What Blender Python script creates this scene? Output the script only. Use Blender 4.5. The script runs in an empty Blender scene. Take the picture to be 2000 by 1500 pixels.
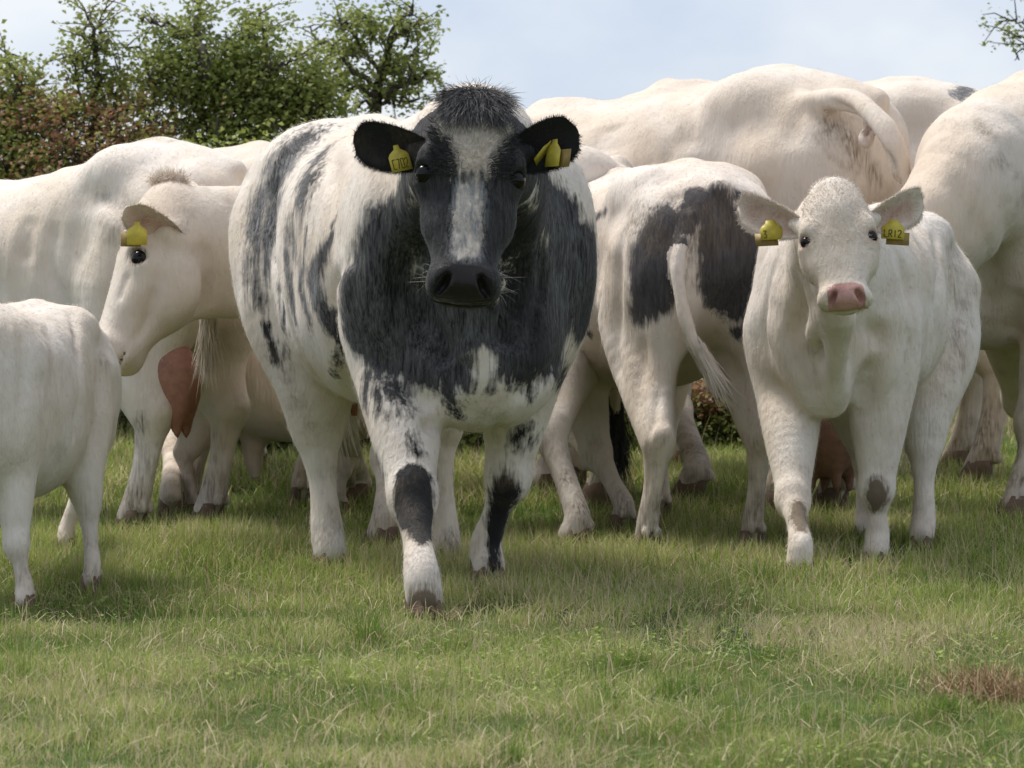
import bpy, math, random
import numpy as np
from mathutils import Matrix, Vector

# ------------------------------------------------------------------ camera, sky, sun, exposure
scene = bpy.context.scene
col = scene.collection
FPX = 10832.0            # focal length in photograph pixels (2000 wide)
CAMZ, CAMY = 0.576, -16.0
SLOPE = 0.0655

cam_d = bpy.data.cameras.new('camera')
cam = bpy.data.objects.new('camera', cam_d)
col.objects.link(cam)
cam_d.sensor_width = 36.0
cam_d.lens = FPX / 2000.0 * 36.0
cam_d.clip_start, cam_d.clip_end = 0.5, 6000.0
cam.location = (0, CAMY, CAMZ)
cam.rotation_euler = (math.pi / 2 + math.atan(50.0 / FPX), 0, 0)
cam_d.dof.use_dof = True
cam_d.dof.focus_distance = 16.6
cam_d.dof.aperture_fstop = 11.0
scene.camera = cam

SUN_EL, SUN_AZ = math.radians(61), math.radians(-55)     # azimuth from +Y towards +X
sun_vec = Vector((math.sin(SUN_AZ) * math.cos(SUN_EL), math.cos(SUN_AZ) * math.cos(SUN_EL), math.sin(SUN_EL)))
world = bpy.data.worlds.new('World')
scene.world = world
world.use_nodes = True
wn, wl = world.node_tree.nodes, world.node_tree.links
wn.clear()
w_out = wn.new('ShaderNodeOutputWorld')
w_bg = wn.new('ShaderNodeBackground')
w_bg.inputs['Strength'].default_value = 0.15
sky = wn.new('ShaderNodeTexSky')
sky.sky_type = 'NISHITA'
sky.sun_disc = False
sky.sun_elevation = SUN_EL
sky.sun_rotation = SUN_AZ
sky.altitude = 100
sky.air_density = 1.0
sky.dust_density = 0.6
sky.ozone_density = 1.5
# broken cloud over the whole dome
w_tc = wn.new('ShaderNodeTexCoord')
w_mp = wn.new('ShaderNodeMapping')
w_mp.inputs['Scale'].default_value = (11.0, 11.0, 19.0)
w_mp.inputs['Location'].default_value = (0.35, 0.2, 0.1)
w_ns = wn.new('ShaderNodeTexNoise')
w_ns.inputs['Scale'].default_value = 1.0
w_ns.inputs['Detail'].default_value = 5.0
w_ns.inputs['Roughness'].default_value = 0.5
w_rp = wn.new('ShaderNodeValToRGB')
w_rp.color_ramp.elements[0].position = 0.38
w_rp.color_ramp.elements[0].color = (0.0, 0.0, 0.0, 1)
w_rp.color_ramp.elements[1].position = 0.62
w_rp.color_ramp.elements[1].color = (1, 1, 1, 1)
w_cl = wn.new('ShaderNodeMixRGB')                        # grey-blue cloud base to bright cloud
w_cl.inputs['Color1'].default_value = (2.95, 3.35, 4.25, 1)
w_cl.inputs['Color2'].default_value = (4.55, 4.65, 4.95, 1)
w_mix = wn.new('ShaderNodeMixRGB')
w_mix.inputs['Fac'].default_value = 0.86
wl.new(w_tc.outputs['Generated'], w_mp.inputs['Vector'])
wl.new(w_mp.outputs['Vector'], w_ns.inputs['Vector'])
wl.new(w_ns.outputs['Fac'], w_rp.inputs['Fac'])
wl.new(w_rp.outputs['Color'], w_cl.inputs['Fac'])
wl.new(w_cl.outputs['Color'], w_mix.inputs['Color2'])
wl.new(sky.outputs['Color'], w_mix.inputs['Color1'])
wl.new(w_mix.outputs['Color'], w_bg.inputs['Color'])
wl.new(w_bg.outputs['Background'], w_out.inputs['Surface'])

sun_d = bpy.data.lights.new('sun', 'SUN')
sun = bpy.data.objects.new('sun', sun_d)
col.objects.link(sun)
sun_d.energy = 3.3
sun_d.angle = math.radians(20)
sun_d.color = (1.0, 0.95, 0.87)
sun.rotation_euler = (-sun_vec).to_track_quat('-Z', 'Y').to_euler()
sun.location = (0, 0, 30)

scene.view_settings.view_transform = 'Standard'
scene.view_settings.look = 'None'
scene.view_settings.exposure = 0.34
scene.view_settings.gamma = 1.0
scene.render.film_transparent = False

rng = np.random.default_rng(7)

# ------------------------------------------------------------------ helpers
def P(px, py, d):
    """world point seen at photograph pixel (px,py) at distance d along the view"""
    return np.array([(px - 1000.0) / FPX * d, d + CAMY, CAMZ + (800.0 - py) / FPX * d])

def gz(x, y):
    y = np.asarray(y, dtype=np.float64); x = np.asarray(x, dtype=np.float64)
    t = np.clip(y - 8.0, 0, None)
    z = SLOPE * np.minimum(y, 8.0) + SLOPE * t - 0.022 * t * t
    far = SLOPE * 8 + SLOPE * 6 - 0.022 * 36 - 0.1985 * (t - 6)
    z = np.where(t > 6, far, z)
    z = np.maximum(z, -12.0)
    bump = 0.010 * np.sin(x * 2.1 + 0.7) * np.cos(y * 1.7 + 0.3) + 0.006 * np.sin(x * 5.3 + y * 4.1)
    return z + bump * np.exp(-np.clip(np.abs(y) - 12, 0, None))

def G(px, py):
    """ground point under photograph pixel"""
    d = (CAMZ - SLOPE * CAMY) / (SLOPE + (py - 800.0) / FPX)
    p = P(px, py, d)
    p[2] = gz(p[0], p[1])
    return p

def project(p):
    d = p[:, 1] - CAMY
    return 1000 + p[:, 0] / d * FPX, 800 - (p[:, 2] - CAMZ) / d * FPX, d

def mesh_np(name, verts, tris=None, quads=None, smooth=True):
    me = bpy.data.meshes.new(name)
    verts = np.ascontiguousarray(verts, dtype=np.float32)
    parts, starts, n0 = [], [], 0
    if quads is not None and len(quads):
        q = np.asarray(quads, dtype=np.int32)
        parts.append(q.ravel()); starts.append(np.arange(len(q)) * 4); n0 = q.size
    if tris is not None and len(tris):
        t = np.asarray(tris, dtype=np.int32)
        parts.append(t.ravel()); starts.append(n0 + np.arange(len(t)) * 3)
    loops = np.concatenate(parts).astype(np.int32)
    st = np.concatenate(starts).astype(np.int32)
    me.vertices.add(len(verts)); me.vertices.foreach_set('co', verts.ravel())
    me.loops.add(len(loops)); me.loops.foreach_set('vertex_index', loops)
    me.polygons.add(len(st)); me.polygons.foreach_set('loop_start', st)
    if smooth:
        me.polygons.foreach_set('use_smooth', np.ones(len(st), dtype=bool))
    me.update(calc_edges=True)
    me.validate()
    return me

def attr(me, name, vals):
    a = me.attributes.new(name, 'FLOAT', 'POINT')
    a.data.foreach_set('value', np.ascontiguousarray(vals, dtype=np.float32))

def obj(name, me, mat, parent=None):
    o = bpy.data.objects.new(name, me)
    col.objects.link(o)
    if mat is not None and not me.materials:
        me.materials.append(mat)
    if parent is not None:
        o.parent = parent
    return o

def empty(name, loc, rz=0.0):
    o = bpy.data.objects.new(name, None)
    col.objects.link(o)
    o.location = loc; o.rotation_euler = (0, 0, rz)
    o.empty_display_size = 0.1
    return o

def tag(o, label=None, cat=None, group=None, kind=None):
    if label: o['label'] = label
    if cat: o['category'] = cat
    if group: o['group'] = group
    if kind: o['kind'] = kind
    return o

def _hash(ix, iy, iz, seed):
    h = (ix.astype(np.int64) * 374761393 + iy.astype(np.int64) * 668265263 + iz.astype(np.int64) * 2147483647 + seed * 1274126177) & 0xFFFFFFFF
    h = ((h ^ (h >> 13)) * 1274126177) & 0xFFFFFFFF
    h = h ^ (h >> 16)
    return (h & 0xFFFF) / 65535.0

def vnoise(p, seed=0):
    p = np.asarray(p, dtype=np.float64)
    i = np.floor(p).astype(np.int64); f = p - i
    f = f * f * (3 - 2 * f)
    r = 0
    for a in (0, 1):
        for b in (0, 1):
            for c in (0, 1):
                w = (f[:, 0] if a else 1 - f[:, 0]) * (f[:, 1] if b else 1 - f[:, 1]) * (f[:, 2] if c else 1 - f[:, 2])
                r = r + w * _hash(i[:, 0] + a, i[:, 1] + b, i[:, 2] + c, seed)
    return r

def nrm(v):
    v = np.asarray(v, dtype=np.float64)
    return v / (np.linalg.norm(v) + 1e-12)

# ------------------------------------------------------------------ node helper
def new_mat(name):
    m = bpy.data.materials.new(name)
    m.use_nodes = True
    m.node_tree.nodes.clear()
    return m, m.node_tree.nodes, m.node_tree.links

class NB:
    """tiny node builder"""
    def __init__(self, name):
        self.m, self.n, self.l = new_mat(name)
        self.out = self.n.new('ShaderNodeOutputMaterial')
    def node(self, t, **kw):
        nd = self.n.new(t)
        for k, v in kw.items():
            setattr(nd, k, v)
        return nd
    def put(self, sock, v):
        if isinstance(v, bpy.types.NodeSocket):
            self.l.new(v, sock)
        else:
            sock.default_value = v
    def attr(self, name):
        a = self.node('ShaderNodeAttribute'); a.attribute_name = name
        return a.outputs['Fac']
    def math(self, op, a, b=0.0, clamp=False):
        nd = self.node('ShaderNodeMath', operation=op); nd.use_clamp = clamp
        self.put(nd.inputs[0], a); self.put(nd.inputs[1], b)
        return nd.outputs[0]
    def mix(self, f, a, b, mode='MIX'):
        nd = self.node('ShaderNodeMixRGB', blend_type=mode)
        self.put(nd.inputs['Fac'], f); self.put(nd.inputs['Color1'], a); self.put(nd.inputs['Color2'], b)
        return nd.outputs[0]
    def ramp(self, f, lo, hi):
        nd = self.node('ShaderNodeMapRange'); nd.clamp = True
        self.put(nd.inputs['Value'], f); nd.inputs['From Min'].default_value = lo; nd.inputs['From Max'].default_value = hi
        return nd.outputs[0]
    def coords(self, scale=(1, 1, 1), kind='Object'):
        tc = self.node('ShaderNodeTexCoord'); mp = self.node('ShaderNodeMapping')
        mp.inputs['Scale'].default_value = scale
        self.l.new(tc.outputs[kind], mp.inputs['Vector'])
        return mp.outputs[0]
    def noise(self, vec, scale, detail=2.0, rough=0.5, dist=0.0):
        nd = self.node('ShaderNodeTexNoise')
        self.l.new(vec, nd.inputs['Vector'])
        nd.inputs['Scale'].default_value = scale; nd.inputs['Detail'].default_value = detail
        nd.inputs['Roughness'].default_value = rough; nd.inputs['Distortion'].default_value = dist
        return nd.outputs['Fac']
    def bsdf(self, color, rough=0.8, spec=0.2, **kw):
        b = self.node('ShaderNodeBsdfPrincipled')
        self.put(b.inputs['Base Color'], color); self.put(b.inputs['Roughness'], rough)
        self.put(b.inputs['Specular IOR Level'], spec)
        for k, v in kw.items():
            self.put(b.inputs[k], v)
        return b
    def bump(self, h, strength, dist=0.01):
        b = self.node('ShaderNodeBump')
        b.inputs['Strength'].default_value = strength; b.inputs['Distance'].default_value = dist
        self.l.new(h, b.inputs['Height'])
        return b.outputs[0]
    def finish(self, shader):
        self.l.new(shader, self.out.inputs['Surface'])
        return self.m

def coat_material(name, white=(0.69, 0.615, 0.535, 1), dark=(0.014, 0.0135, 0.0145, 1), grey=(0.27, 0.265, 0.265, 1),
                  nose=(0.56, 0.32, 0.28, 1), earskin=(0.42, 0.225, 0.165, 1), dirt_shade=(0.13, 0.095, 0.06, 1), soft=0.32, blot=0.0, lockamp=3.0):
    b = NB(name)
    c_st = b.coords((1, 1, 0.14))
    c_iso = b.coords((1, 1, 1))
    streak = b.noise(c_st, 120.0, 2.0, 0.55, 0.25)
    lock = b.noise(b.coords((1, 1, 0.10)), 52.0, 3.0, 0.6, 0.2)
    streak2 = b.noise(c_st, 300.0, 1.0, 0.5)
    mid = b.noise(c_iso, 14.0, 3.0, 0.55)
    big = b.noise(c_iso, 3.5, 2.0, 0.5)
    # white hair, faintly uneven
    w1 = b.mix(b.ramp(big, 0.38, 0.66), white, tuple([white[0] * 0.92, white[1] * 0.86, white[2] * 0.78, 1]))
    w1 = b.mix(b.math('MULTIPLY', b.ramp(b.noise(c_iso, 9.0, 4.0, 0.65), 0.44, 0.72), 0.6), w1, (white[0] * 0.80, white[1] * 0.75, white[2] * 0.70, 1))
    w1 = b.mix(b.math('MULTIPLY', b.ramp(b.noise(c_iso, 46.0, 3.0, 0.6), 0.66, 0.74), 0.35), w1, (white[0] * 0.5, white[1] * 0.45, white[2] * 0.40, 1))
    w2 = b.mix(b.math('MULTIPLY', b.math('ADD', b.math('MULTIPLY', b.ramp(streak, 0.42, 0.75), 0.5), b.math('MULTIPLY', b.ramp(lock, 0.45, 0.8), 0.7)), 0.26), w1, (white[0] * 0.72, white[1] * 0.67, white[2] * 0.60, 1))
    # dark hair with grey roaning
    roan = b.attr('roan')
    rf = b.math('MULTIPLY', b.ramp(b.math('ADD', b.math('MULTIPLY', streak, 0.45), b.math('ADD', b.math('MULTIPLY', streak2, 0.25), b.math('MULTIPLY', lock, 0.3))), 0.40, 0.62), roan)
    rf = b.math('ADD', rf, b.math('MULTIPLY', b.math('MAXIMUM', b.math('SUBTRACT', roan, 1.0), 0.0), 0.6), clamp=True)
    dk = b.mix(rf, dark, grey)
    d = b.attr('dark')
    dd = b.math('ADD', d, b.math('ADD', b.math('MULTIPLY', b.math('SUBTRACT', streak, 0.5), 1.6), b.math('MULTIPLY', b.math('SUBTRACT', lock, 0.5), lockamp)))
    if blot:
        bl = b.noise(c_iso, 17.0, 4.0, 0.6, 0.4)
        dd = b.math('ADD', dd, b.math('MULTIPLY', b.math('SUBTRACT', bl, 0.5), blot))
    dm = b.ramp(dd, -soft, soft)
    c = b.mix(dm, w2, dk)
    # dirt, and the shade painted on the white calf's rump
    dn = b.math('ADD', b.attr('dirt_shade'), b.math('MULTIPLY', b.math('SUBTRACT', mid, 0.55), 1.3))
    dmask = b.math('MULTIPLY', b.ramp(dn, 0.15, 0.75), b.math('MULTIPLY', b.ramp(streak, 0.25, 0.7), 0.9))
    dmask = b.math('MULTIPLY', dmask, b.ramp(b.attr('dirt_shade'), 0.0, 0.15))
    solid = b.math('MULTIPLY', b.ramp(b.math('ADD', b.attr('dirt_shade'), b.math('MULTIPLY', b.math('SUBTRACT', streak, 0.5), 0.9)), 0.60, 1.25), 0.94)
    dmask = b.math('MAXIMUM', dmask, solid)
    c = b.mix(dmask, c, dirt_shade)
    # naked nose and ear lining
    ns = b.ramp(b.attr('nose'), 0.35, 0.65)
    ncol = b.mix(b.ramp(mid, 0.4, 0.65), nose, (nose[0] * 0.7, nose[1] * 0.62, nose[2] * 0.6, 1))
    c = b.mix(ns, c, ncol)
    c = b.mix(b.math('MULTIPLY', b.attr('lining'), b.ramp(mid, 0.2, 0.75)), c, earskin)
    h = b.math('ADD', b.math('MULTIPLY', lock, 1.6), b.math('ADD', b.math('MULTIPLY', streak, 1.0), b.math('MULTIPLY', streak2, 0.5)))
    rough = b.math('SUBTRACT', 0.78, b.math('MULTIPLY', ns, 0.46))
    bs = b.bsdf(c, rough, 0.25)
    bs.inputs['Sheen Weight'].default_value = 0.10
    bs.inputs['Sheen Roughness'].default_value = 0.5
    b.l.new(b.bump(h, 0.34, 0.006), bs.inputs['Normal'])
    return b.finish(bs.outputs[0])

# ------------------------------------------------------------------ implicit surfaces
class Sdf:
    def __init__(self):
        self.pr = []
    def add(self, fn, lo, hi, k, sub=False):
        self.pr.append((fn, np.asarray(lo, float), np.asarray(hi, float), k, sub))
    def ell(self, c, r, k=0.05, R=None, sub=False):
        c = np.asarray(c, float); r = np.asarray(r, float)
        R = np.eye(3) if R is None else np.asarray(R, float)      # rows are the axes
        m = np.sqrt(((R * r[:, None]) ** 2).sum(0))
        def fn(X, Y, Z):
            x, y, z = X - c[0], Y - c[1], Z - c[2]
            u = [R[i, 0] * x + R[i, 1] * y + R[i, 2] * z for i in range(3)]
            k0 = np.sqrt((u[0] / r[0]) ** 2 + (u[1] / r[1]) ** 2 + (u[2] / r[2]) ** 2) + 1e-6
            k1 = np.sqrt((u[0] / r[0] ** 2) ** 2 + (u[1] / r[1] ** 2) ** 2 + (u[2] / r[2] ** 2) ** 2) + 1e-6
            return k0 * (k0 - 1.0) / k1
        self.add(fn, c - m, c + m, k, sub)
    def chain(self, pts, rad, k=0.05, flat=None, n=4, sub=False):
        """smooth tapering tube through pts; flat=(axis, factor) thins it along axis"""
        pts = np.asarray(pts, float); rad = np.asarray(rad, float)
        A, B = spline(pts, n), spline(rad[:, None], n)[:, 0]
        if flat is not None:
            ax = nrm(flat[0]); fk = flat[1]
        def fn(X, Y, Z):
            best = None
            for i in range(len(A) - 1):
                a, b = A[i], A[i + 1]; ba = b - a
                L = (ba @ ba) + 1e-12
                x, y, z = X - a[0], Y - a[1], Z - a[2]
                t = np.clip((x * ba[0] + y * ba[1] + z * ba[2]) / L, 0, 1)
                x = x - t * ba[0]; y = y - t * ba[1]; z = z - t * ba[2]
                if flat is not None:
                    c = (x * ax[0] + y * ax[1] + z * ax[2]) * (fk - 1)
                    x = x + c * ax[0]; y = y + c * ax[1]; z = z + c * ax[2]
                d = np.sqrt(x * x + y * y + z * z) - (B[i] + t * (B[i + 1] - B[i]))
                best = d if best is None else np.minimum(best, d)
            return best
        m = B.max()
        self.add(fn, A.min(0) - m, A.max(0) + m, k, sub)
    def loft(self, o, a, u, st, k=0.05, n=2.3):
        """stations st = (t, half width, towards +u, towards -u) along axis a"""
        o = np.asarray(o, float); a = nrm(a); u = np.asarray(u, float); u = nrm(u - a * (u @ a)); r = np.cross(u, a)
        st = np.asarray(st, float)
        T = np.linspace(0, len(st) - 1, 24 * len(st))
        D = spline(st, 24)
        tt, ww, ff, bb = D[:, 0], np.maximum(D[:, 1], 0.004), D[:, 2], D[:, 3]
        cc, hh = (ff - bb) / 2, np.maximum((ff + bb) / 2, 0.004)
        def fn(X, Y, Z):
            x, y, z = X - o[0], Y - o[1], Z - o[2]
            t = x * a[0] + y * a[1] + z * a[2]
            p = x * r[0] + y * r[1] + z * r[2]
            q = x * u[0] + y * u[1] + z * u[2]
            tc = np.clip(t, tt[0], tt[-1])
            w = np.interp(tc, tt, ww).astype(np.float32); h = np.interp(tc, tt, hh).astype(np.float32); c = np.interp(tc, tt, cc).astype(np.float32)
            q = q - c
            e = (np.abs(p / w) ** n + np.abs(q / h) ** n) ** (1.0 / n) + 1e-5
            rr = np.sqrt(p * p + q * q)
            d = np.where(e > 0.3, rr * (1 - 1 / e), -np.minimum(w, h))
            ex = t - tc
            return np.where(ex != 0, np.sqrt(np.maximum(d, 0) ** 2 + ex * ex), d)
        m = max(ww.max(), np.abs(ff).max(), np.abs(bb).max())
        e0, e1 = o + a * tt[0], o + a * tt[-1]
        self.add(fn, np.minimum(e0, e1) - m, np.maximum(e0, e1) + m, k)
    def mesh(self, h):
        lo = np.min([p[1] for p in self.pr if not p[4]], axis=0) - 3 * h
        hi = np.max([p[2] for p in self.pr if not p[4]], axis=0) + 3 * h
        n = np.ceil((hi - lo) / h).astype(int) + 1
        ax = [(lo[i] + h * np.arange(n[i])).astype(np.float32) for i in range(3)]
        F = np.full(n, 0.5, dtype=np.float32)
        for fn, l, u, k, sub in self.pr:
            m = k + 2 * h
            s = [slice(max(0, int((l[i] - m - lo[i]) / h)), min(n[i], int((u[i] + m - lo[i]) / h) + 2)) for i in range(3)]
            X, Y, Z = ax[0][s[0]][:, None, None], ax[1][s[1]][None, :, None], ax[2][s[2]][None, None, :]
            if 0 in (X.size, Y.size, Z.size): continue
            g = fn(X, Y, Z).astype(np.float32)
            f = F[s[0], s[1], s[2]]
            if sub:
                g = -g
                t = np.clip(0.5 - 0.5 * (g - f) / k, 0, 1)
                F[s[0], s[1], s[2]] = f * t + g * (1 - t) + k * t * (1 - t)
            else:
                t = np.clip(0.5 + 0.5 * (g - f) / k, 0, 1)
                F[s[0], s[1], s[2]] = g * (1 - t) + f * t - k * t * (1 - t)
        return surface_nets(F, lo, h)

def spline(p, n):
    p = np.asarray(p, float)
    if len(p) < 3 or n <= 1:
        t = np.linspace(0, len(p) - 1, (len(p) - 1) * n + 1)
        i = np.minimum(t.astype(int), len(p) - 2); f = (t - i)[:, None]
        return p[i] * (1 - f) + p[i + 1] * f
    e = np.vstack([2 * p[0] - p[1], p, 2 * p[-1] - p[-2]])
    out = []
    for i in range(len(p) - 1):
        a, b, c, d = e[i], e[i + 1], e[i + 2], e[i + 3]
        for t in np.arange(n) / n:
            out.append(0.5 * (2 * b + (c - a) * t + (2 * a - 5 * b + 4 * c - d) * t * t + (3 * b - a - 3 * c + d) * t ** 3))
    out.append(p[-1])
    return np.array(out)

def surface_nets(F, lo, h):
    ins = F < 0
    nx, ny, nz = F.shape
    c = ins.astype(np.int8)
    cnt = (c[:-1, :-1, :-1] + c[1:, :-1, :-1] + c[:-1, 1:, :-1] + c[1:, 1:, :-1] + c[:-1, :-1, 1:] + c[1:, :-1, 1:] + c[:-1, 1:, 1:] + c[1:, 1:, 1:])
    act = (cnt > 0) & (cnt < 8)
    I, J, K = np.nonzero(act)
    idx = np.full(act.shape, -1, dtype=np.int32)
    idx[I, J, K] = np.arange(len(I))
    cor = [(0, 0, 0), (1, 0, 0), (0, 1, 0), (1, 1, 0), (0, 0, 1), (1, 0, 1), (0, 1, 1), (1, 1, 1)]
    val = [F[I + a, J + b, K + d] for a, b, d in cor]
    acc = np.zeros((len(I), 3)); num = np.zeros(len(I))
    for a in range(8):
        for b in range(a + 1, 8):
            df = [cor[b][q] - cor[a][q] for q in range(3)]
            if sum(abs(q) for q in df) != 1: continue
            va, vb = val[a], val[b]
            m = (va < 0) != (vb < 0)
            t = np.where(m, va / np.where(m, va - vb, 1), 0)
            for q in range(3):
                acc[:, q] += np.where(m, cor[a][q] + t * df[q], 0)
            num += m
    V = acc / num[:, None] + np.stack([I, J, K], 1)
    V = lo + V * h
    quads = []
    for axis in range(3):
        sl0 = [slice(None)] * 3; sl1 = [slice(None)] * 3
        sl0[axis] = slice(0, -1); sl1[axis] = slice(1, None)
        A, B = ins[tuple(sl0)], ins[tuple(sl1)]
        e = np.argwhere(A != B)
        o1, o2 = [(1, 2), (2, 0), (0, 1)][axis]
        ok = (e[:, o1] > 0) & (e[:, o2] > 0) & (e[:, o1] < F.shape[o1] - 1) & (e[:, o2] < F.shape[o2] - 1)
        e = e[ok]
        d1 = np.zeros(3, int); d1[o1] = 1
        d2 = np.zeros(3, int); d2[o2] = 1
        def at(v): return idx[v[:, 0], v[:, 1], v[:, 2]]
        q = np.stack([at(e - d1 - d2), at(e - d2), at(e), at(e - d1)], 1)
        flip = A[e[:, 0], e[:, 1], e[:, 2]]
        q = np.where(flip[:, None], q, q[:, ::-1])
        quads.append(q)
    return V, np.concatenate(quads)

def vnormals(V, Q):
    n = np.cross(V[Q[:, 2]] - V[Q[:, 0]], V[Q[:, 3]] - V[Q[:, 1]])
    N = np.zeros_like(V)
    for i in range(4):
        np.add.at(N, Q[:, i], n)
    return N / (np.linalg.norm(N, axis=1)[:, None] + 1e-12)

# ------------------------------------------------------------------ ground
def ground_material():
    b = NB('meadow_soil')
    c = b.coords((1, 1, 1))
    n1 = b.noise(c, 1.3, 3); n2 = b.noise(c, 22.0, 4, 0.65); n3 = b.noise(c, 0.02, 3)
    a = b.mix(b.ramp(n2, 0.3, 0.7), (0.030, 0.050, 0.012, 1), (0.075, 0.115, 0.028, 1))
    a = b.mix(b.math('MULTIPLY', b.ramp(n1, 0.45, 0.7), 0.6), a, (0.13, 0.105, 0.05, 1))
    a = b.mix(b.math('MULTIPLY', b.ramp(n3, 0.4, 0.6), 0.3), a, (0.05, 0.10, 0.02, 1))
    bs = b.bsdf(a, 0.95, 0.1)
    b.l.new(b.bump(n2, 0.6, 0.02), bs.inputs['Normal'])
    return b.finish(bs.outputs[0])

def axis_grid(lo, hi, step, far):
    g = list(np.arange(lo, hi + 1e-6, step))
    e = []; s = step
    x = hi
    while x < far:
        s *= 1.35; x += s; e.append(x)
    f = []; s = step; x = lo
    while x > -far:
        s *= 1.35; x -= s; f.append(x)
    return np.array(f[::-1] + g + e)

gx, gy = axis_grid(-6, 6, 0.12, 3000), axis_grid(-14, 16, 0.12, 3000)
GX, GY = np.meshgrid(gx, gy, indexing='ij')
GV = np.stack([GX.ravel(), GY.ravel(), gz(GX.ravel(), GY.ravel())], 1)
ii = (np.arange(len(gx) - 1)[:, None] * len(gy) + np.arange(len(gy) - 1)[None, :]).ravel()
GQ = np.stack([ii, ii + len(gy), ii + len(gy) + 1, ii + 1], 1)
ground = obj('ground', mesh_np('ground', GV, quads=GQ), ground_material())
tag(ground, 'sloping green meadow turf the herd stands on', 'ground', kind='structure')

# ------------------------------------------------------------------ grass
def grass_material():
    b = NB('grass_blades')
    t = b.attr('tint'); v = b.attr('vari')
    g = b.mix(v, (0.13, 0.215, 0.032, 1), (0.43, 0.485, 0.13, 1))
    s = b.mix(v, (0.38, 0.29, 0.15, 1), (0.68, 0.58, 0.37, 1))
    c = b.mix(b.ramp(t, 0.45, 0.75), g, s)
    bs = b.bsdf(c, 0.55, 0.3)
    tr = b.node('ShaderNodeBsdfTranslucent'); b.put(tr.inputs['Color'], c)
    mx = b.node('ShaderNodeMixShader'); mx.inputs[0].default_value = 0.35
    b.l.new(bs.outputs[0], mx.inputs[1]); b.l.new(tr.outputs[0], mx.inputs[2])
    return b.finish(mx.outputs[0])

def blades(base, length, width, tint, vari, lean=0.5, seg=2, droop=0.35, seed=1):
    r = np.random.default_rng(seed)
    N = len(base)
    ang = r.uniform(0, 2 * math.pi, N)
    dirx, diry = np.cos(ang), np.sin(ang)
    side = np.stack([-diry, dirx, np.zeros(N)], 1)
    # face the blades every which way; width axis is independent of lean axis
    a2 = ang + r.normal(0, 0.9, N)
    side = np.stack([-np.sin(a2), np.cos(a2), np.zeros(N)], 1)
    ln = np.abs(r.normal(0, lean, N))
    out = np.stack([dirx, diry, np.zeros(N)], 1)
    V, tri = [], []
    nv = seg * 2 + 1
    allv = np.zeros((N, nv, 3))
    for s in range(seg + 1):
        t = s / seg
        hgt = length * t * (1 - droop * ln * t * 0.5)
        off = length * ln * (0.45 * t + 0.55 * t * t)
        c = base + out * off[:, None]; c[:, 2] += hgt
        w = width * (1 - 0.55 * t)
        if s < seg:
            allv[:, 2 * s] = c - side * w[:, None] / 2
            allv[:, 2 * s + 1] = c + side * w[:, None] / 2
        else:
            allv[:, 2 * s] = c
    i0 = (np.arange(N) * nv)[:, None]
    tris = []
    for s in range(seg - 1):
        a = 2 * s
        tris.append(i0 + np.array([[a, a + 1, a + 3]])); tris.append(i0 + np.array([[a, a + 3, a + 2]]))
    a = 2 * (seg - 1)
    tris.append(i0 + np.array([[a, a + 1, a + 2]]))
    return allv.reshape(-1, 3), np.concatenate(tris), np.repeat(tint, nv), np.repeat(vari, nv)

def scatter_ground(y0, y1, dens, seed, extra=0.8):
    r = np.random.default_rng(seed)
    hw = (y1 - CAMY) * 1000 / FPX + extra
    n = int((y1 - y0) * 2 * hw * dens)
    x = r.uniform(-hw, hw, n); y = r.uniform(y0, y1, n)
    keep = np.abs(x) < (y - CAMY) * 1000 / FPX + extra
    return x[keep], y[keep]

gm = grass_material()
GRV, GRT, GRA, GRB = [], [], [], []
off = 0
for bi, (y0, y1, dens) in enumerate(((-4.6, -2.2, 11500), (-2.2, 0.0, 10000), (0.0, 2.5, 7500), (2.5, 6.0, 4200), (6.0, 10.8, 2600))):
    x, y = scatter_ground(y0, y1, dens, 100 + bi)
    r = np.random.default_rng(200 + bi)
    p2 = np.stack([x * 3.2, y * 3.2, np.zeros_like(x)], 1)
    n1 = vnoise(p2, 3); n2 = vnoise(p2 * 0.33 + 5, 4); n3 = vnoise(p2 * 3.1, 5)
    clump = 0.55 * n1 + 0.45 * n3
    keep = r.uniform(0, 1, len(x)) < np.clip(1.9 * clump - 0.15, 0.2, 1)
    hole = (vnoise(np.stack([x * 1.9, y * 1.9, np.full_like(x, 3.3)], 1), 9) > 0.76) & (n3 < 0.62)
    keep &= ~(hole & (r.uniform(0, 1, len(x)) < 0.75))
    x, y, n1, n2, n3, clump = [q[keep] for q in (x, y, n1, n2, n3, clump)]
    tall = np.clip((y + 0.6) / 1.6, 0, 1)                    # longer sward among the herd
    L = (0.024 + 0.034 * clump ** 1.3 + 0.038 * tall * (0.35 + n2)) * r.uniform(0.55, 1.35, len(x))
    W = (0.0027 + 0.0013 * tall) * r.uniform(0.6, 1.3, len(x)) * np.where(y > 4, 1.5, 1.0)
    dry = 0.19 + 0.50 * np.clip((n2 - 0.42) * 2.2, 0, 1) * (1 - 0.6 * tall) + 0.10 * np.exp(-((y + 0.7) / 0.7) ** 2)
    dry = dry + np.where(y > 6.5, 0.35, 0)
    tint = (r.uniform(0, 1, len(x)) < dry).astype(float)
    tint = np.clip(tint + r.normal(0, 0.12, len(x)), 0, 1)
    vari = np.clip(0.5 + 1.1 * (n1 - 0.5) + 0.5 * (n2 - 0.5) + r.normal(0, 0.27, len(x)), 0, 1)
    L = np.where(tint > 0.6, L * 1.05, L)
    base = np.stack([x, y, gz(x, y) - 0.004], 1)
    v, t, a, b_ = blades(base, L, W, tint, vari, lean=0.75, seed=300 + bi)
    GRV.append(v); GRT.append(t + off); GRA.append(a); GRB.append(b_); off += len(v)
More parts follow.
